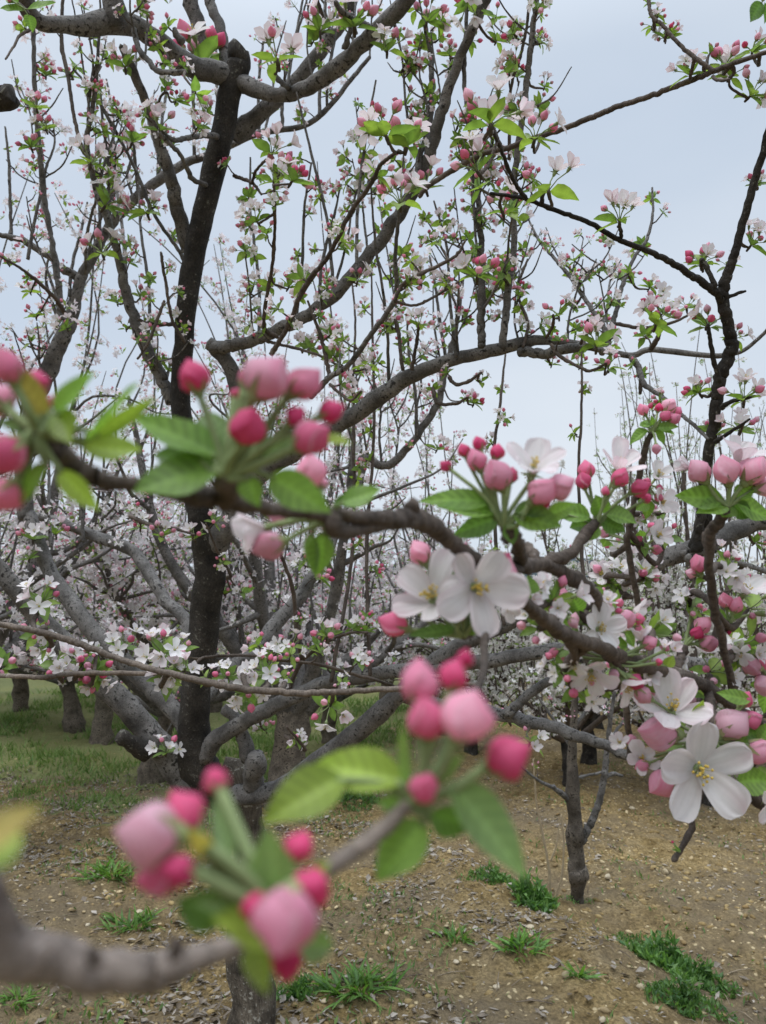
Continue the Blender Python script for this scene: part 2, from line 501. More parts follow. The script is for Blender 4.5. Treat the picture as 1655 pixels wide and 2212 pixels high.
def bud(rng, shade, lod):
    """unit bud: 1 long, z from -0.5 to 0.5, stalk joins at z = -0.62"""
    g = Geo()
    nt_, nf = [(17, 43), (6, 8), (4, 5)][lod]
    t = np.linspace(0, 1, nt_)
    ph = np.linspace(0, 2 * math.pi, nf)
    R_ = .45 * np.sin(math.pi * np.clip(t ** .92 * .97 + .03, 0, 1)) ** (.66 + .22 * t) * (1 - .16 * (t - .35))
    R_[-1] = .02
    tw = rng.uniform(1.2, 2.4) * rng.choice([-1, 1])
    ph2 = ph[None] + tw * t[:, None]
    saw = ((ph2 * 3 / (2 * math.pi)) % 1.0)
    rr = R_[:, None] * (1 + (.25 * (saw ** 1.8 - .35) * (.25 + .75 * np.sin(math.pi * t[:, None])) + .03 * np.sin(ph[None] * 2 + t[:, None] * 4) if lod == 0 else 0))
    V = np.stack([rr * np.cos(ph)[None], rr * np.sin(ph)[None], np.repeat((t - .5)[:, None], nf, 1)], -1)
    pale = mixv(PINK, np.array([.90, .68, .74]), np.clip(shade * 1.6 - .6, 0, 1))
    basec = mixv(RED, pale, np.clip(shade * 1.7, 0, 1)) if shade < .6 else pale
    dark = mixv(RED, PINK, np.clip(shade, 0, 1)) if shade < .75 else mixv(PINK, BLUSH, .4)
    f = np.clip((saw - .55) * 1.7 + (t[:, None] - .6) * .6, 0, 1) if lod < 2 else np.repeat((t ** 2 * .5)[:, None], nf, 1)
    c = mixv(basec, dark, f * .85)
    vein = np.cos(ph2 * 26) * np.sin(ph2 * 7 + 2)
    c = mixv(c, dark * 1.02, np.clip(.34 * vein * (t[:, None] < .95), 0, 1))
    if lod == 0:
        c = mixv(c, np.array([.92, .72, .77]), np.clip((saw - .86) * 6, 0, 1) * .75 * (shade > .2))
    g.add(V.reshape(-1, 3), grid_faces(nt_, nf)[:, ::-1], None, PETAL, c.reshape(-1, 3))
    if lod < 2:
        tube(g, [[0, 0, -.66], [0, 0, -.56], [0, 0, -.44]], [.09, .17, .20], 7, STEM, STALK)
        for k in range(5):
            a = k * 2 * math.pi / 5 + rng.uniform(-.2, .2)
            d = np.array([math.cos(a), math.sin(a), 0]); s_ = np.array([-d[1], d[0], 0])
            L = rng.uniform(-.18, .02)
            V = [d * .19 + s_ * .12 + [0, 0, -.50], d * .19 - s_ * .12 + [0, 0, -.50], d * .37 + s_ * .06 + [0, 0, -.30], d * .37 - s_ * .06 + [0, 0, -.30], d * (.47 + rng.uniform(0, .12)) + [0, 0, L]]
            g.add(V, [[0, 1, 3, 2]], [[2, 3, 4]], STEM, mixv(STALK, RED, .12))
    else:
        g.add([[.12, 0, -.45], [-.06, .1, -.45], [-.06, -.1, -.45], [0, 0, -.75]], None, [[0, 1, 3], [1, 2, 3], [2, 0, 3]], STEM, STALK)
    return g.arr()

def leaf(rng, col, lod, width=.54, curl=None):
    """unit leaf from the origin along +Y, upper face towards +Z"""
    g = Geo()
    nu, nv = [(29, 9), (6, 3), (3, 3)][lod]
    u = np.linspace(0, 1, nu); v = np.linspace(-1, 1, nv)
    w = width / 2 * np.sin(math.pi * u ** .82) ** .85 * (1 - .12 * u)
    w = np.maximum(w, .012)
    if lod == 0:
        w = w * (1 + .085 * (np.arange(nu) % 2))
    curl = rng.uniform(-.5, .25) if curl is None else curl
    fold = rng.uniform(.25, .8); wob = rng.uniform(-.12, .12)
    X = w[:, None] * v[None] + wob * (u ** 2)[:, None]
    Z = curl * (u ** 2)[:, None] * .6 + fold * np.abs(v)[None] * w[:, None] + .03 * np.sin(u * 9)[:, None] * v[None] ** 2
    Y = np.repeat((u * (1 - .12 * abs(curl)))[:, None], nv, 1)
    mid = np.exp(-(v / .16) ** 2)[None] * .4
    side = .22 * np.cos(u[:, None] * 44 - np.abs(v)[None] * 8) * (np.abs(v)[None] > .1)
    c = col[None, None] * (1 + mid[..., None] + side[..., None]) * rng.uniform(.85, 1.15)
    g.add(np.stack([X, Y, Z], -1).reshape(-1, 3), grid_faces(nu, nv), None, LEAF, np.clip(c, 0, 1).reshape(-1, 3))
    return g.arr()

RNG = np.random.default_rng(7)
FL = {l: [flower(RNG, o, l, b * (1 if l == 1 else .34)) for o, b in ((78, .1), (70, .25), (58, .35), (45, .45), (82, .2), (66, .15), (36, .6), (52, .2))] for l in (1, 2)}
BU = {l: [bud(RNG, s_, l) for s_ in (.05, .2, .32, .42, .5, .6, .72, .85)] for l in (1, 2)}
LF = {l: [leaf(RNG, mixv(mixv(GREEN, [DGREEN, YGREEN][k % 2], RNG.uniform(0, .6)), np.array([.20, .21, .12]), .30 * (l - 1) + .25), l) for k in range(6)] for l in (1, 2)}

def recipe(rng, kind, lod):
    """one blossom cluster on a spur, metres, axis +Z, radius about 4.5 cm: [(what, variant, 3x3, position)] and its stalks"""
    nf, nb, nl = {'F': (rng.integers(2, 5), rng.integers(1, 4), rng.integers(4, 7)), 'M': (rng.integers(2, 4), rng.integers(2, 5), rng.integers(4, 7)),
                  'B': (rng.integers(0, 2), rng.integers(4, 7), rng.integers(5, 8)), 'L': (0, rng.integers(0, 3), rng.integers(6, 9))}[kind]
    if lod == 2:
        nf, nb, nl = {'F': (rng.integers(4, 7), rng.integers(0, 2), rng.integers(1, 4)), 'M': (rng.integers(3, 5), rng.integers(1, 4), rng.integers(2, 4)), 'B': (rng.integers(0, 2), rng.integers(4, 7), rng.integers(2, 5)), 'L': (0, rng.integers(2, 5), rng.integers(4, 6))}[kind]
    items, st = [], Geo()
    a0 = rng.uniform(0, 6.28)
    tot = nf + nb
    order = ['f'] * nf + ['b'] * nb
    rng.shuffle(order)
    for k, w in enumerate(order):
        az = a0 + k * 2.4 + rng.uniform(-.3, .3)
        til = math.radians(rng.uniform(8, 30) + (42 * math.sqrt((k + .3) / tot)))
        d = np.array([math.sin(til) * math.cos(az), math.sin(til) * math.sin(az), math.cos(til)])
        L = rng.uniform(.024, .034) * (.85 if kind == 'B' else 1)
        e = d * L
        if w == 'f':
            s_ = rng.uniform(.020, .0255)
            ax = unit(d + rng.normal(0, .35, 3) + [0, 0, .1])
            items.append(('f', int(rng.integers(8)), frame(ax, rng.uniform(0, 6.28)) * s_, e + ax * s_ * .3))
            q = e
        else:
            s_ = rng.uniform(.0115, .0175); ax = unit(d + rng.normal(0, .15, 3))
            items.append(('b', int(rng.integers(5, 8) if lod == 2 else (rng.integers(1, 8) if kind == 'B' else rng.integers(3, 8))), frame(ax, rng.uniform(0, 6.28)) * s_ * np.array([1.05, 1.05, 1.15]), e + ax * s_ * .65))
            q = e
        if lod < 2:
            tube(st, [[0, 0, 0], d * L * .5 + [0, 0, .003], q], [.0011, .0009, .0011], 4, STEM, STALK)
        else:
            n_ = unit(np.cross(d, [.3, .5, .8])) * .0012
            st.add([n_, -n_, q - n_ * .8, q + n_ * .8], [[0, 1, 2, 3]], None, STEM, STALK)
    for k in range(nl):
        az = a0 + k * 2.4 + 1.2; til = math.radians(rng.uniform(45, 100))
        d = np.array([math.sin(til) * math.cos(az), math.sin(til) * math.sin(az), math.cos(til)])
        s_ = rng.uniform(.027, .046) * (.8 if lod == 2 else 1)
        y = d; z = unit(np.array([0, 0, 1.0]) - d * d[2] + rng.normal(0, .2, 3)); z = unit(z - y * np.dot(z, y)); x = np.cross(y, z)
        items.append(('l', int(rng.integers(6)), np.stack([x, y, z], 1) * s_, d * .003))
    if lod < 2:
        tube(st, [[0, 0, -.012], [0, 0, -.004], [0, 0, .003]], [.0022, .003, .0022], 5, TWIG, (.9, .9, .8))
    return items, st.arr()
TP = {'f': FL, 'b': BU, 'l': LF}
def merged(rec, lod):
    g = Geo()
    g.inst(rec[1], np.eye(3), 0)
    for w, k, M, t in rec[0]:
        g.inst(TP[w][lod][k], M, t)
    return g.arr()
REC1 = {k: [recipe(RNG, k, 1) for _ in range(n)] for k, n in (('F', 7), ('M', 7), ('B', 6), ('L', 3))}
CL1 = {k: [merged(r, 1) for r in v] for k, v in REC1.items()}
CL2 = {k: [merged(recipe(RNG, k, 2), 2) for _ in range(n)] for k, n in (('F', 8), ('M', 8), ('B', 6), ('L', 3))}
NAMES = {'f': 'flower', 'b': 'bud', 'l': 'leaf'}
MESH1 = {(w, k): to_mesh(NAMES[w], TP[w][1][k]) for w in 'fbl' for k in range(len(TP[w][1]))}
STALK_ME = {}

# ------------------------------------------------------------------ ground
def sstep(a, b, x):
    t = np.clip((np.asarray(x, float) - a) / (b - a), 0, 1)
    return t * t * (3 - 2 * t)
_wr = np.random.default_rng(3)
_WV = [(_wr.normal(0, 1, 2), f, _wr.uniform(0, 6.28), a) for f, a in ((.35, .10), (.7, .06), (1.3, .035), (2.4, .022), (4.5, .016), (8, .011), (13, .008), (22, .008), (38, .005))]
def wob(x, y, k0=0):
    s = 0
    for d, f, o, a in _WV[k0:]:
        d = d / np.hypot(*d)
        s = s + a * np.sin((x * d[0] + y * d[1]) * f * 2 + o + 1.5 * np.sin((x * d[1] - y * d[0]) * f * 1.3 + o))
    return s
RIDGE = ((0.25, 5.6), (1.35, 3.1))            # the edge of the tilled bank the tree stands on
def side_of_ridge(x, y):
    (x0, y0), (x1, y1) = RIDGE
    d = np.array([x1 - x0, y1 - y0]); d /= np.hypot(*d)
    return (np.asarray(x) - x0) * d[1] * -1 + (np.asarray(y) - y0) * d[0]     # positive to the right of it
def gz(x, y):
    x = np.asarray(x, float); y = np.asarray(y, float)
    s = side_of_ridge(x, y)
    fade = np.clip(1 - np.hypot(x, y) / 40, 0, 1)
    return wob(x, y) * (.35 + .65 * fade) * .8 - .13 * sstep(-.15, .45, s) * np.clip(1 - y / 14, 0, 1) + .02 * np.exp(-((s + .2) / .2) ** 2)
def green_at(x, y):
    """where the grass grows, 0..1"""
    x = np.asarray(x, float); y = np.asarray(y, float)
    a = sstep(5.2, 8.0, y + wob(x, y) * 9) * sstep(0.6, -1.2, x + .10 * y - .6 + wob(y, x) * 6)
    b = sstep(9.5, 12, y) * .75 * sstep(2.0, -1.0, x - .05 * y) + sstep(13, 17, y) * .28
    return np.clip(np.maximum(a, b), 0, 1)

def build_ground():
    g = Geo()
    xs = np.concatenate([-np.geomspace(8, 1600, 40)[::-1], np.linspace(-7.9, -4.6, 30), np.linspace(-4.5, 4.5, 330), np.linspace(4.6, 7.9, 30), np.geomspace(8, 1600, 40)])
    ys = np.concatenate([-np.geomspace(2, 300, 14)[::-1], np.linspace(-1.8, 2.1, 30), np.linspace(2.15, 8.2, 230), np.linspace(8.3, 11.8, 50), np.geomspace(12, 2500, 70)])
    X, Y = np.meshgrid(xs, ys, indexing='ij')
    Z = gz(X, Y)
    V = np.stack([X, Y, Z], -1).reshape(-1, 3)
    gr = green_at(X, Y).reshape(-1)
    g.add(V, grid_faces(len(xs), len(ys)), None, SOIL, np.stack([gr, gr, gr], 1))
    o = g.build('ground')
    o['kind'] = 'structure'
build_ground()

def build_hills():
    r = np.random.default_rng(5)
    g = Geo()
    xs = np.linspace(-2200, 2200, 90)
    h = 70 + 45 * np.sin(xs / 420 + 1) + 28 * np.sin(xs / 170) + 10 * np.sin(xs / 63)
    rows = []
    for f, y in ((0, 1250), (.35, 1400), (.75, 1600), (1, 1800), (.8, 2100), (0, 2400)):
        rows.append(np.stack([xs, y + 40 * np.sin(xs / 200 + y), np.maximum(f * h, -3) + (0 if f == 0 else r.uniform(-2, 2, 90))], 1))
    g.add(np.concatenate(rows), grid_faces(6, 90)[:, ::-1], None, HILL, (1, 1, 1))
    g.build('hills')['kind'] = 'structure'
build_hills()

# ------------------------------------------------------------------ traced wood
def near_depth(d, key='near1'):
    if key == 'near2':
        return d * .8
    d = d * (.86 + .14 * min(max((d - .27) / .12, 0), 1))
    return d if d < .45 else .45 + (d - .45) * 1.9
WOOD = {}            # thing -> list of (x, y, depth, radius) samples for joining spurs
def trace(parent, name, spec, d0, d1=None, m=BARK, knob=0.10, seed=0, blunt=False, c=(1, 1, 1), key=None, g=None):
    """spec: (x, y, width[, depth]) in photograph pixels; depth runs from d0 to d1"""
    rng = np.random.default_rng(hash((name, len(spec), int(spec[0][0] * 7 + spec[0][1] + seed))) % 100000 if False else int(abs(spec[0][0] * 7.3 + spec[0][1] * 3.1 + len(spec) * 11 + seed)) % 100000)
    d1 = d0 if d1 is None else d1
    xy = np.array([s[:2] for s in spec], float)
    L = np.concatenate([[0], np.cumsum(np.hypot(*np.diff(xy, axis=0).T))]); L = L / L[-1]
    dd = np.array([s[3] if len(s) > 3 else d0 + (d1 - d0) * l for s, l in zip(spec, L)])
    if key in ('near1', 'near2', 'near3', 'near7'):
        dd = np.array([near_depth(v, key) for v in dd])
    rr = np.array([s[2] for s in spec], float) / 2 * dd / FPX
    pts = np.array([P(x, y, d) for (x, y), d in zip(xy, dd)])
    full = np.column_stack([pts, rr])
    total = np.sum(np.linalg.norm(np.diff(pts, axis=0), axis=1))
    per = int(np.clip(total / (len(spec) - 1) / max(rr.mean() * .7, .004), 3, 16))
    cv = catmull(full, per)
    cv[:, 3] = np.maximum(cv[:, 3], .0006)
    n = len(cv)
    jit = rng.normal(0, 1, (n, 3)); jit = (jit + np.roll(jit, 1, 0)) * .5
    cv[1:-1, :3] += jit[1:-1] * cv[1:-1, 3:4] * (.09 if rr.mean() > .02 else .16)
    own = g is None
    g = Geo() if own else g
    sides = 20 if rr.max() > .04 else (12 if rr.max() > .012 else 8)
    tube(g, cv[:, :3], cv[:, 3], sides, m, c, knob, rng, blunt)
    if key is not None:
        for q in cv:
            v = q[:3] - CAM
            d = v @ FW
            WOOD.setdefault(key, []).append((CX + FPX * (v @ RT) / d, CY - FPX * (v @ UP) / d, d, q[3]))
    if own:
        o = g.build(name)
        put(o, parent)
        return o
def node_knobs(g, spec_pts, rng):
    pass

gb = ground_at(545, 2225)
apple = thing('apple_tree', 'big pruned apple tree with a forked dark leader and black cut stump, nearest the camera', 'tree', gb, None)
D0 = float((gb - CAM) @ FW)
T = lambda n, s, a, b=None, **k: trace(apple, n, s, a, b, key='apple', **k)
T('trunk', [(546, 2330, 150), (545, 2225, 108), (543, 2100, 92), (542, 1950, 76), (541, 1830, 66), (530, 1745, 68), (515, 1690, 78), (500, 1655, 54)], D0, 3.08, m=ROUGH, knob=.14)
# the dark leader and its fork
T('leader', [(500, 1720, 70), (450, 1690, 84), (418, 1620, 74), (424, 1500, 63), (440, 1350, 65), (455, 1230, 66), (440, 1140, 60), (412, 1040, 50), (396, 920, 43), (392, 800, 41), (399, 700, 41), (418, 560, 45), (446, 430, 47), (478, 300, 49), (503, 190, 49), (516, 140, 50), (519, 106, 44)], 3.05, 2.7, m=DARK, blunt=True)
T('limb', [(450, 1215, 54), (480, 1160, 54), (510, 1105, 50), (560, 1025, 43), (640, 972, 40), (700, 935, 37), (760, 900, 37), (830, 850, 36), (885, 815, 34), (950, 785, 30), (1000, 770, 28), (1070, 755, 28), (1130, 740, 26), (1180, 735, 20), (1250, 745, 16), (1310, 758, 14), (1365, 768, 13), (1400, 755, 13), (1460, 760, 13), (1540, 768, 11), (1600, 760, 9), (1640, 730, 8), (1665, 705, 7)], 2.95, 2.1)
T('limb', [(520, 1095, 39), (522, 1000, 36), (520, 880, 32), (500, 800, 31), (468, 757, 31), (450, 740, 29)], 2.92, 2.75, blunt=True)
T('limb', [(462, 752, 30), (505, 748, 29), (560, 730, 27), (640, 695, 26), (720, 640, 27), (790, 560, 29), (850, 480, 28), (900, 400, 27), (930, 330, 25), (960, 220, 23), (1000, 110, 21), (1050, 0, 20), (1075, -60, 20)], 2.75, 2.2)
T('limb', [(510, 172, 41), (470, 160, 43), (420, 145, 43), (370, 108, 41), (320, 72, 43), (270, 52, 46), (180, 52, 38), (100, 52, 32), (62, 25, 34), (40, -30, 36)], 2.72, 2.2)
T('limb', [(255, 60, 40), (246, 20, 40), (238, -50, 40)], 2.42, 2.4)
T('limb', [(515, 175, 44), (560, 197, 33), (605, 206, 30), (650, 195, 31), (700, 165, 35), (750, 125, 34), (800, 80, 34), (850, 30, 34), (900, -30, 33)], 2.72, 2.3)
T('limb', [(500, 290, 44), (540, 265, 38), (580, 230, 33), (640, 175, 29), (700, 100, 29), (740, 45, 28), (775, -40, 24)], 2.8, 2.7)
T('limb', [(408, 545, 34), (395, 505, 32), (384, 450, 29), (374, 400, 28), (355, 345, 25), (335, 275, 21), (313, 217, 20), (283, 147, 17), (262, 100, 12)], 2.85, 2.5)
T('limb', [(372, 870, 28), (345, 808, 27), (305, 730, 24), (275, 637, 22), (257, 560, 18), (230, 467, 16), (213, 427, 14), (200, 373, 12), (187, 310, 12), (197, 250, 10), (207, 183, 9), (213, 97, 7), (217, 40, 5), (215, -20, 4)], 2.9, 2.6)
T('limb', [(57, 1120, 34), (50, 1010, 34), (70, 890, 36), (100, 806, 36), (133, 736, 34), (160, 663, 27), (174, 603, 23), (197, 560, 21), (235, 490, 21), (285, 435, 22), (333, 397, 21), (400, 352, 18), (457, 333, 15), (552, 290, 13), (652, 273, 12), (702, 240, 11), (752, 180, 10), (799, 123, 8)], 3.7, 3.5)
T('limb', [(175, 608, 20), (133, 576, 16), (103, 553, 14), (50, 520, 13), (13, 510, 11), (-20, 505, 10)], 3.65, 3.5)
T('limb', [(1121, 762, 20), (1180, 762, 22), (1260, 750, 18)], 2.42, 2.3, blunt=True)
# lower limbs spreading from the crotch
T('limb', [(470, 1715, 62), (395, 1680, 60), (345, 1620, 55), (290, 1545, 52), (217, 1473, 49), (150, 1406, 46), (83, 1330, 43), (17, 1250, 37), (-30, 1195, 34)], 3.05, 2.8)
T('limb', [(320, 1630, 35), (285, 1606, 32), (258, 1588, 29)], 2.92, 2.85, blunt=True, m=DARK)
T('limb', [(430, 1620, 39), (383, 1545, 39), (333, 1492, 38), (283, 1442, 38), (200, 1364, 37), (157, 1302, 36), (110, 1240, 34), (83, 1175, 32), (60, 1110, 29)], 3.2, 3.7)
T('limb', [(430, 1460, 32), (400, 1341, 28), (360, 1300, 27), (327, 1248, 26), (283, 1188, 26), (200, 1156, 24), (130, 1128, 20), (60, 1110, 16)], 3.3, 4.0)
T('limb', [(440, 1640, 44), (470, 1595, 37), (552, 1545, 33), (619, 1513, 32), (702, 1476, 30), (785, 1460, 30), (870, 1449, 30), (960, 1440, 30), (1100, 1420, 30), (1220, 1403, 30), (1340, 1415, 29), (1470, 1433, 30), (1600, 1441, 29), (1700, 1440, 28)][:-1] + [(1700, 1440, 27), (1800, 1425, 18), (1880, 1390, 8)], 3.0, 2.1)
T('limb', [(505, 1722, 44), (600, 1705, 39), (680, 1650, 42), (760, 1590, 42), (830, 1530, 39), (880, 1480, 35), (942, 1426, 32), (1000, 1390, 30), (1103, 1346, 28), (1200, 1302, 24), (1290, 1270, 17), (1350, 1262, 10)], 3.0, 2.4)
T('limb', [(860, 1500, 34), (960, 1528, 30), (1050, 1538, 29), (1120, 1553, 27), (1220, 1580, 26), (1303, 1609, 24), (1363, 1636, 21), (1430, 1655, 15), (1480, 1690, 7)], 2.85, 2.3)
T('limb', [(1090, 1545, 24), (1120, 1520, 21), (1170, 1480, 20), (1236, 1446, 18), (1290, 1400, 14)], 2.6, 2.5)
T('limb', [(440, 1510, 30), (500, 1445, 32), (552, 1406, 32), (602, 1341, 30), (652, 1280, 28), (690, 1225, 24), (725, 1155, 20), (765, 1070, 17), (785, 1010, 15)], 3.25, 4.0)
T('limb', [(775, 1048, 20), (782, 1000, 19), (790, 990, 18), (835, 1006, 18), (882, 966, 17), (919, 916, 16), (949, 863, 15), (962, 803, 13), (975, 753, 12), (989, 686, 10), (999, 603, 8)], 4.0, 3.8)
T('limb', [(545, 1720, 44), (548, 1670, 40), (552, 1632, 36)], 3.02, 2.9, blunt=True)
T('limb', [(540, 1640, 36), (525, 1590, 28), (505, 1545, 26), (482, 1530, 22)], 2.98, 2.95, blunt=True)
T('limb', [(432, 72, 29), (437, 110, 28), (445, 140, 28)][::-1] + [(415, 10, 29), (402, -40, 30)], 2.95, 2.9)
T('limb', [(487, 150, 22), (480, 75, 21), (455, 5, 20), (440, -40, 20)], 2.85, 2.9)
# upright shoots and thin twigs of the big tree
SH = [
    ([(130, 690, 16), (127, 620, 14), (117, 553, 13), (97, 433, 12), (87, 333, 11), (77, 233, 10), (72, 77, 9), (70, -30, 8)], 3.4, 3.2),
    ([(195, 345, 9), (178, 320, 9), (160, 253, 8), (147, 167, 8), (133, 83, 8), (137, -20, 7)], 2.7, 2.8),
    ([(400, 570, 12), (390, 547, 9), (333, 463, 8), (307, 400, 8), (277, 333, 7), (240, 267, 7), (210, 213, 6), (160, 150, 5)], 2.9, 2.8),
    ([(1042, 750, 19), (1040, 690, 17), (1041, 600, 15), (1040, 555, 14), (1038, 500, 13), (1030, 400, 12), (1025, 330, 11), (1012, 250, 10), (1003, 167, 9), (1006, 83, 9), (1010, -20, 8)], 2.4, 2.3),
    ([(1085, 752, 18), (1099, 620, 15), (1109, 553, 14), (1113, 367, 13), (1130, 247, 13), (1143, 133, 13), (1153, 50, 12), (1162, -30, 12)], 2.35, 2.1),
    ([(1100, 345, 8), (1103, 200, 7), (1123, 127, 7), (1136, 67, 7), (1146, -10, 6)], 2.3, 2.2),
    ([(900, 400, 14), (905, 350, 14), (929, 250, 13), (932, 133, 12), (922, 83, 10), (918, 30, 9)], 2.4, 2.5),
    ([(672, 856, 14), (712, 816, 13), (752, 790, 12), (799, 726, 12), (852, 650, 11), (856, 593, 10), (854, 553, 9), (862, 460, 8), (866, 430, 5)], 2.3, 1.9),
    ([(852, 650, 9), (875, 610, 9), (935, 580, 8), (985, 552, 7), (1005, 520, 5)], 1.95, 1.9),
    ([(852, 651, 7), (895, 660, 6), (935, 643, 6), (999, 603, 5), (1025, 585, 4)], 1.95, 2.1),
    ([(560, 733, 7), (602, 743, 7), (685, 766, 6), (752, 800, 5), (790, 797, 4)], 2.6, 2.4),
    ([(600, 728, 10), (570, 700, 9), (590, 560, 8), (594, 460, 7), (592, 400, 6)], 2.6, 2.2),
    ([(712, 816, 10), (700, 750, 9), (680, 690, 7), (665, 650, 5)], 2.3, 2.3),
    ([(712, 830, 7), (735, 850, 6), (757, 865, 6), (780, 845, 5)], 2.3, 2.2),
    ([(585, 766, 11), (619, 710, 11), (662, 613, 11), (709, 553, 10), (759, 457, 10), (799, 400, 10), (822, 357, 9), (855, 330, 8)], 1.9, 1.6),
    ([(625, 712, 6), (640, 660, 6), (690, 580, 5), (715, 545, 4)], 1.9, 1.8),
    ([(1365, 770, 13), (1378, 792, 13), (1393, 830, 12), (1430, 856, 10), (1466, 890, 9), (1496, 916, 8), (1530, 948, 7)], 2.1, 1.8),
    ([(1385, 815, 9), (1384, 835, 8), (1383, 850, 7)], 2.1, 2.1),
    ([(1190, 745, 8), (1210, 770, 8), (1260, 797, 7), (1280, 800, 7), (1310, 785, 5)], 2.2, 2.1),
    ([(935, 838, 9), (945, 870, 8), (985, 872, 7), (1010, 858, 5)], 2.5, 2.4),
    ([(970, 815, 8), (985, 830, 8), (1010, 825, 8), (1040, 805, 6)], 2.45, 2.4),
    ([(605, 1193, 7), (632, 1273, 9), (642, 1373, 10), (650, 1423, 10), (632, 1466, 10), (627, 1490, 11)], 2.6, 2.9),
    ([(650, 1428, 8), (702, 1389, 7), (752, 1368, 7), (795, 1366, 5)], 2.85, 2.6),
    ([(150, 690, 10), (115, 640, 9), (60, 590, 7), (0, 553, 5)], 3.3, 2.9),
    ([(297, 776, 5), (320, 740, 6), (340, 690, 7), (355, 650, 6)], 2.6, 2.6),
    ([(400, 740, 7), (372, 690, 7), (358, 610, 7), (350, 560, 7), (348, 545, 5)], 2.7, 2.6),
    ([(330, 250, 6), (350, 205, 5), (362, 200, 4)], 2.5, 2.4),
    ([(505, 380, 8), (520, 385, 8), (545, 395, 7), (565, 420, 5)], 2.75, 2.6),
    ([(545, 396, 6), (552, 370, 6), (575, 345, 6)], 2.65, 2.5),
    ([(445, 400, 12), (415, 385, 11), (390, 335, 9), (355, 300, 10), (345, 288, 8)], 2.72, 2.35),
    ([(470, 295, 13), (440, 292, 12), (405, 298, 11), (375, 302, 10), (350, 285, 8)], 2.7, 2.4),
    ([(290, 65, 13), (298, 100, 12), (320, 130, 12), (345, 155, 12), (400, 155, 10)], 2.4, 2.3),
    ([(72, 62, 7), (45, 75, 6), (30, 100, 5), (12, 128, 4)], 2.2, 2.1),
    ([(395, 90, 14), (380, 75, 13), (378, 62, 10)], 2.5, 2.5),
    ([(360, 120, 9), (355, 140, 8), (352, 145, 6)], 2.5, 2.4),
    ([(700, 60, 10), (695, 30, 9), (685, 0, 8)], 2.7, 2.6),
    ([(795, 55, 13), (760, 40, 12), (735, 20, 12), (725, 5, 10)], 2.4, 2.2),
    ([(745, 105, 13), (755, 70, 11), (760, 30, 10)], 2.45, 2.4),
    ([(625, 190, 12), (600, 170, 11), (590, 150, 9)], 2.6, 2.3),
    ([(395, 700, 10), (330, 700, 8), (300, 690, 6)], 2.85, 2.7),
    ([(1130, 750, 7), (1140, 700, 7), (1120, 640, 6), (1125, 600, 6), (1140, 560, 5)], 2.4, 2.5),
    ([(1180, 730, 7), (1195, 700, 7), (1195, 680, 5)], 2.3, 2.2),
    ([(1255, 742, 8), (1265, 715, 8), (1270, 690, 5)], 2.2, 2.1),
    ([(1405, 755, 11), (1420, 730, 10), (1428, 705, 6)], 2.05, 2.0),
    ([(870, 800, 8), (865, 760, 8), (860, 710, 7), (853, 690, 5)], 2.5, 2.5),
    ([(890, 800, 8), (900, 740, 8), (905, 700, 6)], 2.45, 2.4),
    ([(440, 1420, 6), (490, 1416, 6), (552, 1417, 6), (609, 1426, 7), (692, 1436, 7), (752, 1453, 7), (842, 1479, 7), (880, 1500, 8)], 2.1, 2.6),
    ([(470, 1450, 8), (500, 1443, 8), (552, 1440, 7), (600, 1447, 5)], 2.1, 2.1),
    ([(615, 1590, 7), (660, 1620, 7), (665, 1575, 4)][:2] + [(620, 1570, 5)], 2.8, 2.6),
    ([(445, 1130, 4), (470, 1190, 5), (498, 1240, 7), (490, 1248, 6)], 2.7, 2.9),
    ([(1315, 745, 12), (1303, 700, 11), (1283, 676, 10), (1243, 613, 9), (1200, 560, 8), (1165, 520, 6), (1140, 470, 4)], 2.9, 3.2),
    ([(1300, 765, 13), (1318, 715, 12), (1332, 670, 10), (1343, 620, 9), (1372, 553, 8), (1396, 520, 7), (1410, 466, 6), (1409, 405, 4)], 2.4, 2.6),
    ([(1330, 700, 8), (1400, 708, 8), (1470, 690, 6), (1510, 660, 4)], 2.4, 2.4),
    ([(1262, 1283, 9), (1250, 1040, 7), (1256, 900, 6), (1257, 800, 5), (1255, 735, 4)], 2.5, 2.7),
    ([(1090, 1350, 9), (1070, 1150, 8), (1065, 1000, 7), (1082, 860, 6), (1092, 765, 4)], 2.55, 2.9),
    ([(800, 1459, 9), (792, 1200, 8), (805, 1000, 7), (809, 880, 6), (804, 686, 5), (803, 560, 4)], 2.7, 3.1),
    ([(715, 1473, 9), (760, 1200, 8), (765, 930, 7), (763, 820, 6), (768, 700, 5), (760, 600, 4)], 2.75, 3.2),
    ([(280, 1115, 8), (330, 1135, 8), (370, 1140, 7), (420, 1155, 5)], 3.0, 2.7),
]
rest = Geo()
SHN = []
for k, (s, a, b) in enumerate(SH):
    T('twig', s, a, b, m=(TWIG if s[0][2] < 12 else BARK), knob=.13, seed=k)
    SHN.append((s, a, b))

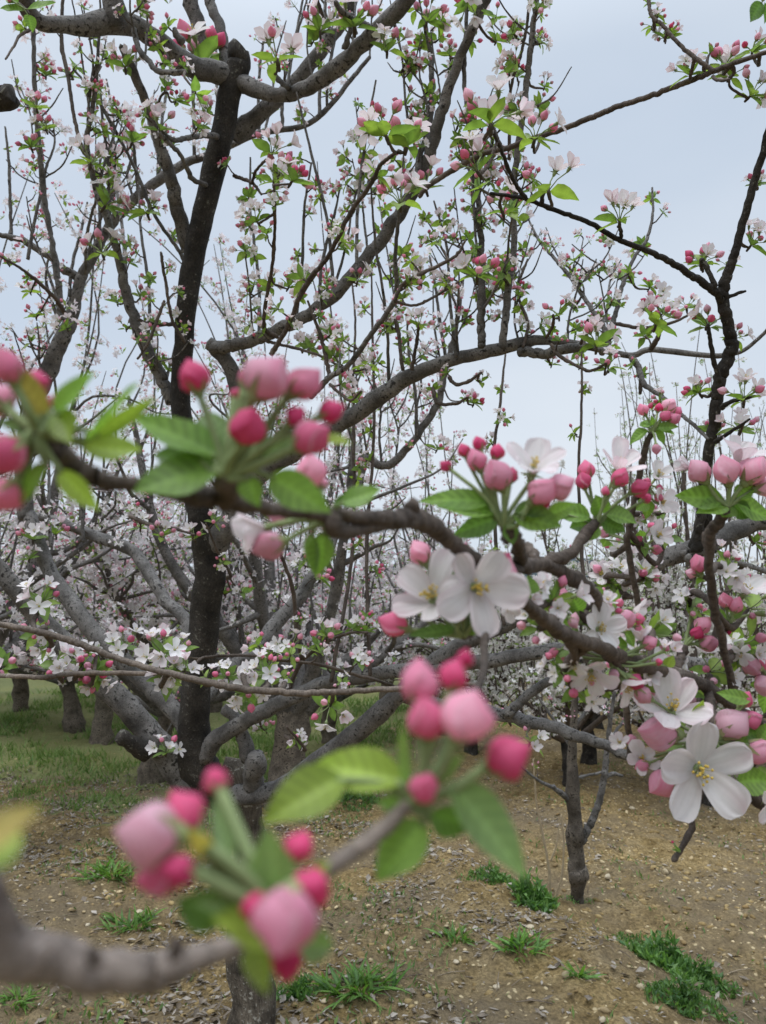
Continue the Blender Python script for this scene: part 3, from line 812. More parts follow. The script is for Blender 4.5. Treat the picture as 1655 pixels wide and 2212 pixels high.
# the neighbour on the right, its leader black against the sky
rb = ground_at(1850, 2050)
righty = thing('apple_tree', 'apple tree cut by the frame edge, black wavy leader rising beside the open sky', 'tree', rb)
RT_ = lambda n, s, a, b=None, **k: trace(righty, n, s, a, b, key='right', **k)
dr = float((rb - CAM) @ FW)
RT_('trunk', [(1850, 2100, 120), (1848, 1900, 100), (1842, 1600, 90), (1830, 1350, 80), (1800, 1200, 70)], dr, 2.0, m=DARK)
RT_('limb', [(1810, 1250, 54), (1740, 1110, 47), (1680, 1108, 43), (1603, 1140, 42), (1536, 1172, 43), (1470, 1196, 42), (1396, 1224, 36), (1330, 1246, 23), (1270, 1268, 14), (1225, 1290, 7)], 2.0, 1.9)
RT_('leader', [(1505, 1190, 27), (1510, 1130, 22), (1520, 1060, 22), (1536, 950, 22), (1548, 870, 24), (1556, 815, 26), (1580, 753, 26), (1573, 700, 24), (1560, 640, 26), (1574, 588, 21), (1593, 527, 17), (1622, 420, 16), (1648, 330, 15), (1672, 240, 14), (1712, 80, 11), (1745, -120, 7)], 1.88, 1.5, m=DARK)
RT_('limb', [(1560, 645, 20), (1546, 632, 17), (1503, 600, 16), (1456, 570, 14), (1403, 543, 13), (1336, 517, 12), (1270, 480, 11), (1196, 453, 10), (1126, 427, 9), (1060, 418, 7)], 1.72, 1.45, m=DARK)
OUT = [[(1835, 1320, 66), (1880, 1050, 50), (1915, 700, 38), (1880, 350, 26), (1780, 150, 17), (1700, 98, 11)], [(1838, 1330, 60), (1960, 1120, 46), (2080, 800, 36), (2150, 400, 24), (2170, 0, 12)],
       [(1842, 1350, 60), (2030, 1260, 46), (2230, 1150, 34), (2420, 1000, 20), (2540, 800, 9)], [(1836, 1300, 54), (1800, 1050, 38), (1790, 800, 28), (1830, 450, 18), (1850, 100, 9)]]
for q, e in zip(OUT, (1.52, 2.6, 2.2, 3.0)):
    RT_('limb', q, 2.05, e)
RT_('twig', [(1568, 645, 9), (1580, 640, 8), (1596, 633, 7), (1611, 629, 5)], 1.72, m=DARK)
RT_('twig', [(1560, 880, 12), (1568, 873, 10), (1588, 865, 9), (1622, 858, 6)], 1.75, 1.6, m=DARK)
RT_('twig', [(1545, 955, 11), (1560, 945, 9), (1596, 922, 7), (1620, 905, 5)], 1.78, 1.7, m=DARK)
RT_('twig', [(1556, 825, 12), (1540, 770, 11), (1532, 715, 8), (1530, 700, 6)], 1.75, 1.7, m=DARK)
RT_('twig', [(1525, 575, 10), (1515, 560, 10)] [::-1] + [(1545, 620, 11)], 1.7, 1.7, m=DARK)
RT_('twig', [(1340, 518, 9), (1342, 500, 8), (1338, 488, 6)], 1.6, 1.55, m=DARK)
RT_('twig', [(1170, 440, 10), (1172, 425, 9), (1180, 405, 6)], 1.5, 1.4, m=DARK)
RT_('twig', [(1136, 428, 9), (1110, 390, 9), (1085, 330, 8), (1065, 285, 8)], 1.46, 1.3, m=DARK)
RT_('limb', [(1478, 1192, 22), (1500, 1215, 16), (1530, 1222, 14), (1600, 1218, 12), (1670, 1240, 10)], 1.9, 1.8)
RT_('limb', [(1500, 1185, 26), (1520, 1130, 26), (1526, 1110, 24)], 1.9, 1.88, m=DARK)

# the long thin branch across the upper right sky
far_br = thing('apple_branch', 'long bare grey branch slanting across the upper right sky to a pink budded tip', 'branch', P(905, 430, 2.3))
FB = lambda s, a, b, **k: trace(far_br, 'twig' if k.pop('tw', 0) else 'bough', s, a, b, key='skybranch', m=TWIG, **k)
FB([(905, 425, 10), (929, 400, 11), (985, 363, 12), (1052, 330, 12), (1103, 318, 12), (1136, 303, 12), (1203, 283, 12), (1280, 253, 12), (1336, 230, 12), (1403, 208, 12), (1470, 183, 12), (1536, 157, 12), (1586, 137, 11), (1653, 113, 10), (1700, 98, 9)], 2.3, 1.5)
FB([(1543, 154, 10), (1490, 117, 9), (1456, 83, 8), (1430, 53, 8), (1406, 30, 8), (1400, -20, 8)], 1.6, 1.7, tw=1)
FB([(1540, 165, 8), (1550, 173, 7), (1575, 172, 6)], 1.6, 1.55, tw=1)
FB([(1085, 322, 8), (1070, 290, 9), (1062, 265, 7)], 2.0, 1.6, tw=1)

# ------------------------------------------------------------------ clusters of the middle distance
def nearest(key, x, y, dref, pen=45):
    best = None
    for (a, b, d, r) in WOOD[key]:
        q = math.hypot(a - x, b - y) + pen * abs(d - dref)
        if best is None or q < best[0]:
            best = (q, a, b, d, r)
    return best
def spur_pts(p0, p1, ax, rng):
    L = np.linalg.norm(p1 - p0)
    m_ = (p0 + p1) / 2 + rng.normal(0, .09, 3) * L - np.asarray(ax) * L * .12
    return catmull([p0, m_, p1], 6)
def place(owner_key, owner, x, y, r, kind, rng, ax=None, objects=True, acc=None, scale_lim=(.55, 2.2)):
    """a cluster whose centre shows at x, y with radius r pixels; a spur joins it to the nearest wood"""
    dref = .043 * FPX / r
    _, wx, wy, wd, wr = nearest(owner_key, x, y, dref)
    r = r * {'F': 1.22, 'M': 1.32, 'B': 1.5, 'L': 1.3}[kind]
    d = float(np.clip(dref, wd - .10, wd + .06))
    s = r * d / FPX / .043
    if ax is None:
        ax = unit(S((x - wx) * .010 + rng.normal(0, .18), .9 + rng.normal(0, .15), rng.uniform(-.1, .5)))
    base = P(x, y, d) - ax * .020 * s
    w0 = P(wx, wy, wd)
    k = int(rng.integers(len(REC1[kind])))
    M = frame(ax, rng.uniform(0, 6.28)) * s
    if not objects:
        acc.inst(CL1[kind][k], M, base)
        g = acc
    else:
        g = Geo()
    L = np.linalg.norm(base - w0)
    sp = spur_pts(w0, base - ax * .004 * s, ax, rng)
    if not objects:
        tube(g, sp, np.linspace(min(.0042, wr * .9), .0026, len(sp)), 5, TWIG, (1, 1, 1), .2, rng)
        return
    # the object itself carries spur and stalks in its own frame; flowers, buds and leaves are its children
    Mi = np.linalg.inv(M)
    loc = (sp - base) @ Mi.T
    tube(g, loc, np.linspace(min(.0045, wr * .9), .0028, len(sp)) / s, 7, TWIG, (1, 1, 1), .2, rng)
    g.inst(REC1[kind][k][1], np.eye(3), 0)
    o = g.build('blossom_cluster')
    put(o, owner, M, base)
    add_items(o, REC1[kind][k][0])
    return o
def add_items(o, items):
    from mathutils import Matrix
    for w, k, M, t in items:
        c = link(NAMES[w], MESH1[(w, k)], o)
        W_ = Matrix.Identity(4)
        for i in range(3):
            for j in range(3):
                W_[i][j] = float(M[i][j])
            W_[i][3] = float(t[i])
        c.matrix_basis = W_

PC_APPLE = '''430 100 60 B;592 95 60 F;268 122 36 M;345 255 44 F;425 215 36 F;242 425 46 F;200 332 38 F;310 440 36 M;215 525 38 M;75 215 26 B;100 148 20 B;60 300 26 B;150 152 20 B;92 262 24 B;72 345 20 B;230 335 25 F;290 290 28 B;262 232 22 B;385 205 20 B;
690 45 42 F;765 25 44 B;838 85 40 F;592 310 42 F;610 350 34 B;592 375 32 F;642 372 34 B;545 465 32 F;868 212 28 L;825 265 52 M;885 285 46 B;862 412 46 M;912 385 40 M;928 25 36 M;1015 12 42 F;1078 75 28 F;1165 70 15 B;970 105 25 M;905 90 20 B;1180 178 20 F;1165 85 14 F;1120 80 18 F;
775 592 30 F;632 608 28 F;700 592 18 B;910 592 34 F;940 512 22 M;905 690 30 F;845 690 26 F;1030 570 40 B;790 775 26 M;745 745 24 F;700 720 22 F;660 735 22 M;780 860 24 M;1290 725 46 F;1205 665 30 M;1425 680 40 M;1415 640 28 B;1345 592 22 B;1250 778 24 F;1195 778 20 F;1312 780 28 M;1300 685 20 B;1320 735 24 F;1240 655 18 B;1410 610 20 B;
140 697 24 F;75 672 22 M;60 622 18 M;250 640 24 F;310 632 24 F;330 715 24 F;365 790 20 F;60 730 20 M;110 770 18 F;270 700 20 F;
265 1382 38 F;352 1382 38 F;625 1385 28 M;570 1440 36 F;708 1360 30 M;792 1350 28 F;720 1440 25 F;775 1412 22 F;845 1428 18 F;360 1612 32 F;575 1565 20 M;1030 860 20 B;1010 855 18 M;350 1145 26 M;420 1150 26 F;300 1130 24 F;70 1150 30 F;120 1140 26 M;60 1195 24 F;700 1240 22 B;650 1210 22 F;1150 1592 30 F;1095 1545 22 M;
1040 815 20 F;865 700 24 F;950 960 24 F;385 1400 30 M;480 1270 22 M;520 1270 24 F;100 130 18 B;20 560 18 M;440 235 22 M'''
PC_RIGHT = '''1338 452 48 F;1515 548 36 B;1570 562 24 F;1636 385 26 F;1636 512 38 F;1532 682 36 B;1592 720 28 M;1500 832 30 B;1608 842 44 F;1602 912 34 M;1180 382 56 F;1085 435 42 F;1060 232 62 M;1025 395 30 L;1600 1250 24 F;1545 1215 22 M;1640 1165 24 F;1012 345 56 F'''
PC_SKY = '''1165 272 46 M;1405 45 24 F;1440 70 22 B;1425 25 16 B;1488 142 36 F;1570 118 38 B;1540 105 20 L;1625 92 28 B;1638 190 42 F;1585 150 34 F;1400 0 14 L;1455 60 16 F'''
def parse(s):
    for q in s.replace('\n', '').split(';'):
        a = q.split()
        yield float(a[0]), float(a[1]), float(a[2]), a[3]
prng = np.random.default_rng(21)
n_app = 0
for x, y, r, k in parse(PC_APPLE):
    obj = n_app < 99
    ax = None
    if (x, y) in ((425.0, 215.0), (1015.0, 12.0)):
        ax = unit(S(.2, -.9, .3))
    place('apple', apple, x, y, r, k, prng, ax, obj, rest)
    n_app += obj
for x, y, r, k in parse(PC_RIGHT):
    place('right', righty, x, y, r, k, prng)
for x, y, r, k in parse(PC_SKY):
    place('skybranch', far_br, x, y, r, k, prng)
# the small clusters along the shoots
frng = np.random.default_rng(33)
def along(s, a, b, gap, acc, prob=.85, lo=.12):
    xy = np.array([q[:2] for q in s], float)
    L = np.concatenate([[0], np.cumsum(np.hypot(*np.diff(xy, axis=0).T))])
    tot = L[-1] * (a + b) / 2 / FPX
    t = lo * tot
    while t < tot:
        if frng.random() < prob:
            l = t / tot * L[-1]
            x, y = np.interp(l, L, xy[:, 0]), np.interp(l, L, xy[:, 1])
            d = a + (b - a) * t / tot
            w = np.interp(l, L, [q[2] for q in s])
            ang = frng.uniform(0, 6.28)
            ax = unit(S(math.cos(ang), .75 + frng.normal(0, .25), math.sin(ang)))
            off = frng.uniform(.008, .05) + w / 2 * d / FPX
            k = frng.choice(['B', 'M', 'F', 'L'], p=[.22, .32, .34, .12])
            sc = frng.uniform(.55, 1.1)
            p0 = P(x, y, d); base = p0 + ax * off
            c_ = CL1[k] if d < 3.1 else CL2[k]
            acc.inst(c_[int(frng.integers(len(c_)))], frame(ax, frng.uniform(0, 6.28)) * sc, base)
            tube(acc, [p0, (p0 + base) / 2 + frng.normal(0, .003, 3), base], [.0028, .0024, .002], 5, TWIG)
        t += gap * frng.uniform(.6, 1.5)
srng = np.random.default_rng(90)
for x0, y0, dd in [(25, 520, 3.6), (60, 560, 3.4), (150, 640, 3.6), (185, 590, 3.6), (215, 520, 3.6), (250, 470, 3.6), (300, 425, 3.6), (345, 385, 3.6), (120, 760, 3.7), (420, 345, 3.6), (480, 318, 3.5), (560, 290, 3.6), (610, 280, 3.5), (690, 250, 3.5), (275, 640, 2.9), (320, 760, 2.9), (230, 500, 2.8), (640, 695, 2.7), (720, 640, 2.6), (770, 590, 2.5), (690, 665, 2.7), (985, 770, 2.5), (900, 940, 3.9), (965, 780, 3.9), (560, 735, 2.75), (840, 850, 2.7), (180, 1170, 3.7), (110, 1180, 3.6)]:
    hgt = srng.uniform(190, 380) * 3.4 / dd; sl = srng.normal(0, .10)
    s = [(x0, y0, 8), (x0 + hgt * sl * .2 + srng.normal(0, 5), y0 - hgt * .35, 7), (x0 + hgt * sl * .7 + srng.normal(0, 5), y0 - hgt * .7, 6), (x0 + hgt * sl * 1.2, y0 - hgt, 4)]
    trace(apple, 'shoot', s, dd, dd + srng.normal(0, .15), m=BARK, knob=.1, g=rest)
    SHN.append((s, dd, dd))
pool = [q for q in WOOD['apple'] if 60 < q[1] < 1060 and 0 < q[0] < 1330 and q[3] > .008]
done = []
while len(done) < 62:
    x0, y0, dd, _ = pool[int(srng.integers(len(pool)))]
    if any(math.hypot(x0 - p - 0, (y0 - q) * .5) < 26 for p, q in done) or (370 < x0 < 540 and y0 < 900): continue
    done.append((x0, y0))
    hgt = srng.uniform(130, 360) * 2.9 / dd
    if x0 > 1080: hgt = min(hgt, max(60, y0 - 560))
    sl = srng.normal(0, .16); w0 = srng.uniform(4.5, 7)
    s = [(x0, y0, w0), (x0 + hgt * sl * .3 + srng.normal(0, 7), y0 - hgt * .3, w0 * .85), (x0 + hgt * sl * .6 + srng.normal(0, 8), y0 - hgt * .65, w0 * .7), (x0 + hgt * sl + srng.normal(0, 5), y0 - hgt, 2.5)]
    d1 = dd + srng.normal(0, .2)
    trace(apple, 'shoot', s, dd, d1, m=BARK, knob=.12, g=rest)
    SHN.append((s, dd, d1))
    for k in range(int(srng.integers(1, 4))):
        f = srng.uniform(.2, .85); xs_ = np.interp(f, [0, .3, .65, 1], [q[0] for q in s]); ys_ = y0 - hgt * f; ds_ = dd + (d1 - dd) * f
        l2 = srng.uniform(35, 120) * 2.9 / dd; an = srng.choice([-1, 1]) * srng.uniform(.35, 1.2)
        s2 = [(xs_, ys_, 4), (xs_ + math.sin(an) * l2 * .5, ys_ - math.cos(an) * l2 * .45 + srng.normal(0, 4), 3.4), (xs_ + math.sin(an) * l2 * .85, ys_ - math.cos(an) * l2 - l2 * .15, 2.2)]
        trace(apple, 'shoot', s2, ds_, ds_ + srng.normal(0, .08), m=BARK, knob=.1, g=rest)
        SHN.append((s2, ds_, ds_))
for s, a, b in SHN:
    along(s, a, b, .105, rest, .8 if s[0][2] < 14 else .7)
for s, a, b in [([(355, 345, 25), (313, 217, 20), (262, 100, 12)], 2.6, 2.5), ([(305, 730, 24), (257, 560, 18), (200, 373, 12), (197, 250, 10), (213, 97, 9)], 2.85, 2.6),
                ([(174, 603, 23), (235, 490, 21), (333, 397, 21), (457, 333, 15), (652, 273, 12), (702, 240, 11), (752, 180, 10), (799, 123, 8)], 3.6, 3.5),
                ([(133, 576, 16), (50, 520, 13), (-20, 505, 10)], 3.6, 3.5), ([(835, 1006, 18), (919, 916, 16), (962, 803, 13), (989, 686, 10), (999, 603, 8)], 3.95, 3.8),
                ([(327, 1248, 26), (200, 1156, 24), (60, 1110, 16)], 3.5, 4.0), ([(602, 1341, 36), (690, 1225, 28), (765, 1070, 20)], 3.4, 4.0)]:
    along(s, a, b, .12, rest, .8)
ro = rest.build('blossoms')
ro['kind'] = 'stuff'
put(ro, apple)
rr2 = Geo()
for q, e in zip(OUT, (1.52, 2.6, 2.2, 3.0)):
    along(q[1:], 2.05, e, .07, rr2, .9)
for s, a, b in [([(1530, 1222, 14), (1600, 1218, 12), (1670, 1240, 10)], 1.85, 1.8)]:
    along(s, a, b, .10, rr2, .9)
ro = rr2.build('blossoms'); ro['kind'] = 'stuff'; put(ro, righty)

# ------------------------------------------------------------------ blossoming branches close to the camera
MESH_N = 0
def near_cluster(owner, key, bx, by, bd, items, seed, tint=None, stem_px=None, twig_to=None):
    """bx, by, bd: where the stalks meet. items: ('b', x, y, width_px, shade[, dz cm, ax]) ('f', x, y, petal_px, (ax, ay, az), opening[, blush, dz]) ('l', x0, y0, x1, y1, width_px[, colour, dz cm, face])"""
    rng = np.random.default_rng(seed)
    if key in ('near1', 'near2', 'near3', 'near7'):
        bd = near_depth(bd, key)
        if twig_to is not None: twig_to = (twig_to[0], twig_to[1], near_depth(twig_to[2], key), twig_to[3])
    B = P(bx, by, bd)
    g = Geo()
    kids = []
    for it in items:
        if it[0] == 'b':
            _, x, y, w, sh = it[:5]
            dz = (it[5] if len(it) > 5 else rng.uniform(-1.2, .8)) / 100
            d = bd + dz
            wm = w * d / FPX
            c = P(x, y, d)
            L = wm * (1.06 if w > 90 else 1.22)
            ax = unit(c - B + rng.normal(0, .12, 3) * np.linalg.norm(c - B))
            if len(it) > 6:
                ax = unit(S(*it[6]))
            M = frame(ax, rng.uniform(0, 6.28)) @ np.diag([wm / .86, wm / .86, L])
            kids.append(('bud', bud(rng, sh, 0), M, c))
            e = c - ax * L * .62
            rs = max(.0011, min(.0019, wm * .10))
            tube(g, catmull([B, B * .45 + e * .55 + rng.normal(0, .0012, 3) - ax * np.linalg.norm(e - B) * .12, e], 8), np.linspace(rs * 1.15, rs, 17), 8, STEM, STALK * rng.uniform(.85, 1.1))
        elif it[0] == 'f':
            _, x, y, pp, a, op = it[:6]
            bl = it[6] if len(it) > 6 else rng.uniform(.05, .35)
            dz = (it[7] if len(it) > 7 else rng.uniform(-.6, .4)) / 100
            d = bd + dz
            pm = pp * d / FPX
            bl = bl + rng.uniform(.05, .25)
            c = P(x, y, d)
            ax = unit(S(*a))
            kids.append(('flower', flower(rng, op, 0, bl), frame(ax, rng.uniform(0, 6.28)) * pm, c))
            e = c - ax * pm * .3
            tube(g, catmull([B, B * .5 + e * .5 + rng.normal(0, .0015, 3) - ax * np.linalg.norm(e - B) * .15, e], 8), np.linspace(.0016, .0014, 17), 8, STEM, STALK)
        else:
            _, x0, y0, x1, y1, w = it[:6]
            col = {None: GREEN, 'y': YGREEN, 'd': DGREEN, 'o': np.array([.42, .33, .10]), 'p': np.array([.20, .30, .11])}[it[6] if len(it) > 6 else None]
            dz = (it[7] if len(it) > 7 else rng.uniform(-1.2, 1.0)) / 100
            p0, p1 = P(x0, y0, bd), P(x1, y1, bd + dz)
            L = np.linalg.norm(p1 - p0)
            yv = unit(p1 - p0)
            face = unit(S(*it[8])) if len(it) > 8 else unit(S(rng.normal(0, .35), .5 + rng.normal(0, .3), 1))
            z = unit(face - yv * np.dot(face, yv)); x = np.cross(yv, z)
            wm = w * bd / FPX
            M = np.stack([x * wm / .46 * 1.1, yv * L, z * (wm / .46 * .8)], 1)
            kids.append(('leaf', leaf(rng, col, 0), M, p0))
            if np.hypot(x0 - bx, y0 - by) > 6:
                tube(g, catmull([B, (B + p0) / 2 + rng.normal(0, .001, 3), p0 + yv * L * .05], 6), np.linspace(.0012, .0008, 13), 6, STEM, STALK * .9)
    # the woolly knot the stalks rise from, and the spur below it
    if twig_to is not None:
        p0 = P(*twig_to[:3])
        r0 = twig_to[3] / 2 * twig_to[2] / FPX
        sp = catmull([p0, (p0 * .5 + B * .5) + rng.normal(0, .05, 3) * np.linalg.norm(B - p0), B], 8)
        tube(g, sp, np.linspace(r0, r0 * .8, len(sp)), 10, TWIG, (1, 1, 1), .25, rng)
    o = g.build('blossom_cluster')
    put(o, owner)
    for n, A, M, t in kids:
        g2 = Geo(); g2.inst(A, M, t)
        # children keep an origin at their own place
        V = np.concatenate(g2.V) - t
        g2.V = [V]
        c = g2.build(n, o)
        c.location = t
        c.parent = o
        if np.linalg.det(M) < 0:
            c.data.flip_normals()
        base = world_of(o)
        from mathutils import Matrix
        c.matrix_basis = base.inverted() @ Matrix.Translation(Vector(t))
    return o

def near_branch(name, label, loc):
    return thing(name, label, 'branch', loc)
NC = near_cluster

# the long near branch running from the left edge to the lower right
f1 = near_branch('apple_branch', 'long brown branch in bloom crossing the middle of the view, near end blurred', P(1640, 1560, .68))
N1 = lambda n, s, a, b=None, **k: trace(f1, n, s, a, b, m=TWIG, key='near1', **k)
N1('bough', [(60, 905, 40, .25), (95, 955, 48, .25), (133, 988, 50, .255), (183, 1022, 48, .26), (235, 1040, 37, .265), (300, 1047, 33, .27), (417, 1072, 40, .28), (467, 1075, 44, .29), (552, 1093, 35, .30), (640, 1105, 30, .32), (732, 1113, 30, .335), (800, 1117, 32, .35), (852, 1121, 38, .36), (900, 1122, 46, .375), (935, 1140, 42, .39), (975, 1170, 34, .41), (1050, 1230, 29, .44), (1123, 1293, 27, .48), (1170, 1333, 30, .50), (1226, 1373, 33, .525), (1296, 1398, 30, .55), (1386, 1436, 32, .59), (1463, 1457, 28, .62), (1530, 1487, 26, .64), (1576, 1520, 23, .66), (1640, 1560, 22, .68), (1720, 1600, 21, .7), (1785, 1610, 26, 1.05), (1842, 1545, 46, 1.58)], .25, .7, knob=.12)
N1('twig', [(722, 1108, 40, .332), (718, 1135, 44, .33), (735, 1150, 34, .335), (790, 1142, 28, .35), (850, 1132, 26, .36), (895, 1128, 30, .37)], .33)
N1('bud_scar', [(890, 1105, 26), (887, 1090, 27), (884, 1083, 20)], .37, blunt=True)
N1('twig', [(1060, 1240, 26, .46), (1103, 1238, 32, .49), (1130, 1222, 33, .51), (1186, 1223, 30, .53), (1225, 1243, 33, .545), (1270, 1273, 31, .56), (1290, 1294, 26, .565), (1288, 1325, 24, .57)], .5, knob=.2)
N1('twig', [(1180, 1222, 24), (1215, 1203, 23), (1248, 1178, 24), (1262, 1160, 26), (1285, 1128, 22)], .53, .55, knob=.25)
N1('twig', [(1128, 1222, 26), (1122, 1190, 26), (1110, 1160, 24), (1090, 1140, 20)], .51, .44, knob=.2)
N1('twig', [(1160, 1212, 20), (1146, 1190, 20), (1138, 1175, 14)], .52, .53, knob=.2)
N1('twig', [(1462, 1440, 18), (1468, 1425, 18), (1478, 1400, 14)], .62, .66, knob=.25)
N1('twig', [(1530, 1492, 18), (1534, 1520, 20), (1540, 1560, 16)], .64, .62, knob=.25)
N1('twig', [(1010, 1225, 22), (1040, 1320, 20), (1046, 1400, 19), (1038, 1470, 17), (985, 1560, 16)], .47, .32, c=(.8, .8, .8))
NC(f1, 'near1', 80, 930, .245, [('b', 10, 985, 80, .25, -.5), ('b', 14, 1072, 66, .45, .3), ('b', 78, 826, 52, .12), ('b', 15, 790, 66, .42, -.8), ('b', 114, 866, 26, .45), ('b', -5, 862, 66, .6, .8), ('b', 45, 845, 30, .4, .5),
    ('l', 120, 895, 206, 806, 46), ('l', 190, 955, 312, 826, 58), ('l', 205, 945, 342, 856, 30, 'y'), ('l', 175, 962, 306, 986, 56, 'y'), ('l', 128, 1015, 208, 1108, 40, 'y'), ('l', 105, 1005, 15, 1090, 46), ('l', 95, 930, 0, 905, 30, 'p'), ('l', 130, 890, 160, 960, 50, 'y'), ('l', 100, 900, 5, 760, 44, 'o', -1)], 1, twig_to=(80, 945, .25, 44))
NC(f1, 'near1', 490, 1030, .275, [('b', 418, 812, 64, .12, .2), ('b', 580, 815, 100, .62, -.6), ('b', 541, 815, 50, .45, .8), ('b', 661, 826, 68, .5, .1), ('b', 628, 842, 36, .12, .6), ('b', 535, 918, 74, .12, -1.2), ('b', 640, 898, 40, .06, -.2), ('b', 718, 888, 48, .06, .3), ('b', 676, 945, 72, .30, -.8), ('b', 510, 850, 24, .2, 1),
    ('l', 470, 985, 288, 903, 74, None, .4, (-.1, .8, .7)), ('l', 440, 995, 325, 985, 52, 'd'), ('l', 472, 1012, 284, 1062, 96, None, -1, (-.15, .7, .9)), ('l', 470, 1000, 448, 868, 82, 'p', 1, (0, .1, 1)), ('l', 585, 1028, 708, 1112, 64, None, -.8), ('l', 540, 1030, 546, 1098, 46, None), ('l', 690, 950, 757, 966, 36, 'y'), ('l', 560, 990, 640, 930, 40, 'p')], 2, twig_to=(480, 1076, .29, 40))
NC(f1, 'near1', 700, 1130, .33, [('b', 670, 1015, 62, .66, 0), ('b', 693, 1043, 30, .66, .8), ('f', 575, 1140, 78, (-.85, -.25, .35), 45, .05), ('b', 578, 1180, 60, .66, -.4, (-.9, -.3, .2)), ('b', 603, 1115, 46, .68, .6), ('l', 700, 1150, 690, 1248, 46), ('l', 672, 1150, 680, 1246, 30, 'p'), ('l', 738, 1085, 828, 1068, 46, None, 0, (0, .6, .8)), ('l', 720, 1090, 780, 1080, 26, 'd')], 3)
NC(f1, 'near1', 1088, 1140, .43, [('b', 1028, 992, 42, .50, 0), ('b', 1072, 1024, 60, .58, -1), ('b', 1034, 957, 28, .08, .3), ('b', 1074, 975, 30, .10, .8), ('b', 1001, 972, 26, .12, .5), ('b', 962, 1006, 24, .12, 0), ('b', 1172, 1060, 56, .56, -1), ('b', 1212, 1050, 54, .70, -.5), ('b', 1178, 1086, 25, .12, 0), ('b', 1105, 1025, 30, .3, .8),
    ('f', 1150, 1022, 82, (.10, .80, .62), 48, .22, .5),
    ('l', 1060, 1085, 903, 1066, 42), ('l', 1070, 1105, 943, 1102, 46, None, -1), ('l', 1078, 1118, 968, 1148, 40, 'd'), ('l', 1110, 1110, 1206, 1152, 56), ('l', 1098, 1125, 1100, 1178, 36, 'd'), ('l', 1110, 1105, 1190, 1112, 40, 'p'), ('l', 1180, 1115, 1246, 1088, 30), ('l', 1060, 1100, 1010, 1090, 34, 'y')], 4, twig_to=(1110, 1165, .44, 24))
NC(f1, 'near1', 1000, 1375, .43, [('f', 938, 1298, 118, (-.30, .55, .72), 60, .03, .2), ('f', 1024, 1268, 116, (.22, .02, .95), 68, .22, -1.2), ('b', 906, 1192, 46, .64, .6), ('b', 848, 1347, 54, .36, 0), ('b', 946, 1240, 34, .40, 1), ('b', 986, 1316, 46, .30, -.6), ('b', 872, 1300, 40, .5, 1.2), ('b', 1086, 1214, 42, .35, 1), ('b', 1085, 1240, 66, .72, .4), ('b', 1042, 1310, 26, .12, -1.2), ('b', 1003, 1190, 32, .55, .5),
    ('l', 985, 1360, 880, 1372, 26, 'd'), ('l', 1010, 1370, 1060, 1330, 34), ('l', 990, 1250, 900, 1205, 30, 'd', 1)], 5, twig_to=(1040, 1320, .46, 20))
NC(f1, 'near1', 1140, 1285, .5, [('l', 1140, 1285, 1142, 1243, 36), ('l', 1140, 1285, 1110, 1300, 30, 'd'), ('b', 1080, 1285, 20, .6), ('f', 1095, 1310, 36, (.3, -.3, .9), 60, .1, 2)], 6)
NC(f1, 'near1', 1288, 1140, .55, [('b', 1267, 1013, 34, .36, .3), ('b', 1260, 1037, 32, .22, -.3), ('f', 1332, 1016, 66, (.2, .82, .52), 46, .30, .6), ('b', 1340, 1030, 37, .22, -1), ('b', 1384, 1054, 36, .20, -.4), ('b', 1397, 1076, 20, .15, .5), ('b', 1308, 1060, 18, .3),
    ('l', 1275, 1118, 1190, 1102, 38), ('l', 1280, 1130, 1228, 1140, 34, 'd'), ('l', 1310, 1112, 1378, 1122, 42), ('l', 1290, 1135, 1262, 1172, 28), ('l', 1300, 1110, 1290, 1075, 36), ('l', 1300, 1125, 1350, 1150, 34, 'd'), ('l', 1225, 1110, 1160, 1125, 30)], 7)
NC(f1, 'near1', 1258, 1338, .57, [('f', 1290, 1360, 64, (.15, .30, .9), 68, .12, -.6), ('f', 1186, 1362, 40, (-.7, .1, .6), 60, .08, .4), ('f', 1182, 1268, 44, (-.5, .5, .5), 40, .08, 1), ('b', 1208, 1283, 36, .55, 0), ('b', 1215, 1311, 16, .1, 0), ('b', 1355, 1336, 38, .64, .3), ('b', 1382, 1337, 22, .30, .3), ('b', 1337, 1320, 15, .2, .3), ('b', 1380, 1356, 16, .5, .5), ('f', 1310, 1302, 30, (.1, .8, .4), 50, .1, 1),
    ('l', 1252, 1322, 1242, 1288, 30, None), ('l', 1256, 1350, 1272, 1318, 30, 'd'), ('l', 1258, 1340, 1225, 1300, 26), ('l', 1300, 1290, 1275, 1270, 24), ('l', 1240, 1345, 1160, 1350, 22), ('l', 1350, 1365, 1378, 1395, 24), ('l', 1330, 1385, 1352, 1400, 24)], 8, twig_to=(1288, 1322, .57, 20))
NC(f1, 'near1', 1318, 1425, .57, [('f', 1276, 1446, 66, (-.15, -.62, .70), 64, .20, -.3), ('f', 1345, 1470, 62, (.45, -.65, .5), 58, .12, 0), ('b', 1224, 1420, 30, .70, -.2), ('b', 1238, 1402, 16, .1, 0), ('b', 1327, 1458, 22, .75, -.5), ('b', 1374, 1475, 34, .14, -.2), ('b', 1390, 1503, 34, .70, -.3), ('b', 1404, 1388, 30, .56, .3), ('f', 1385, 1385, 42, (-.2, .9, .1), 40, .05, .6), ('f', 1435, 1400, 22, (0, .9, .3), 40, .4, 1), ('b', 1424, 1430, 14, .1),
    ('l', 1395, 1412, 1405, 1418, 30, 'y'), ('l', 1440, 1440, 1452, 1415, 20, 'y')], 9, twig_to=(1320, 1405, .56, 20))
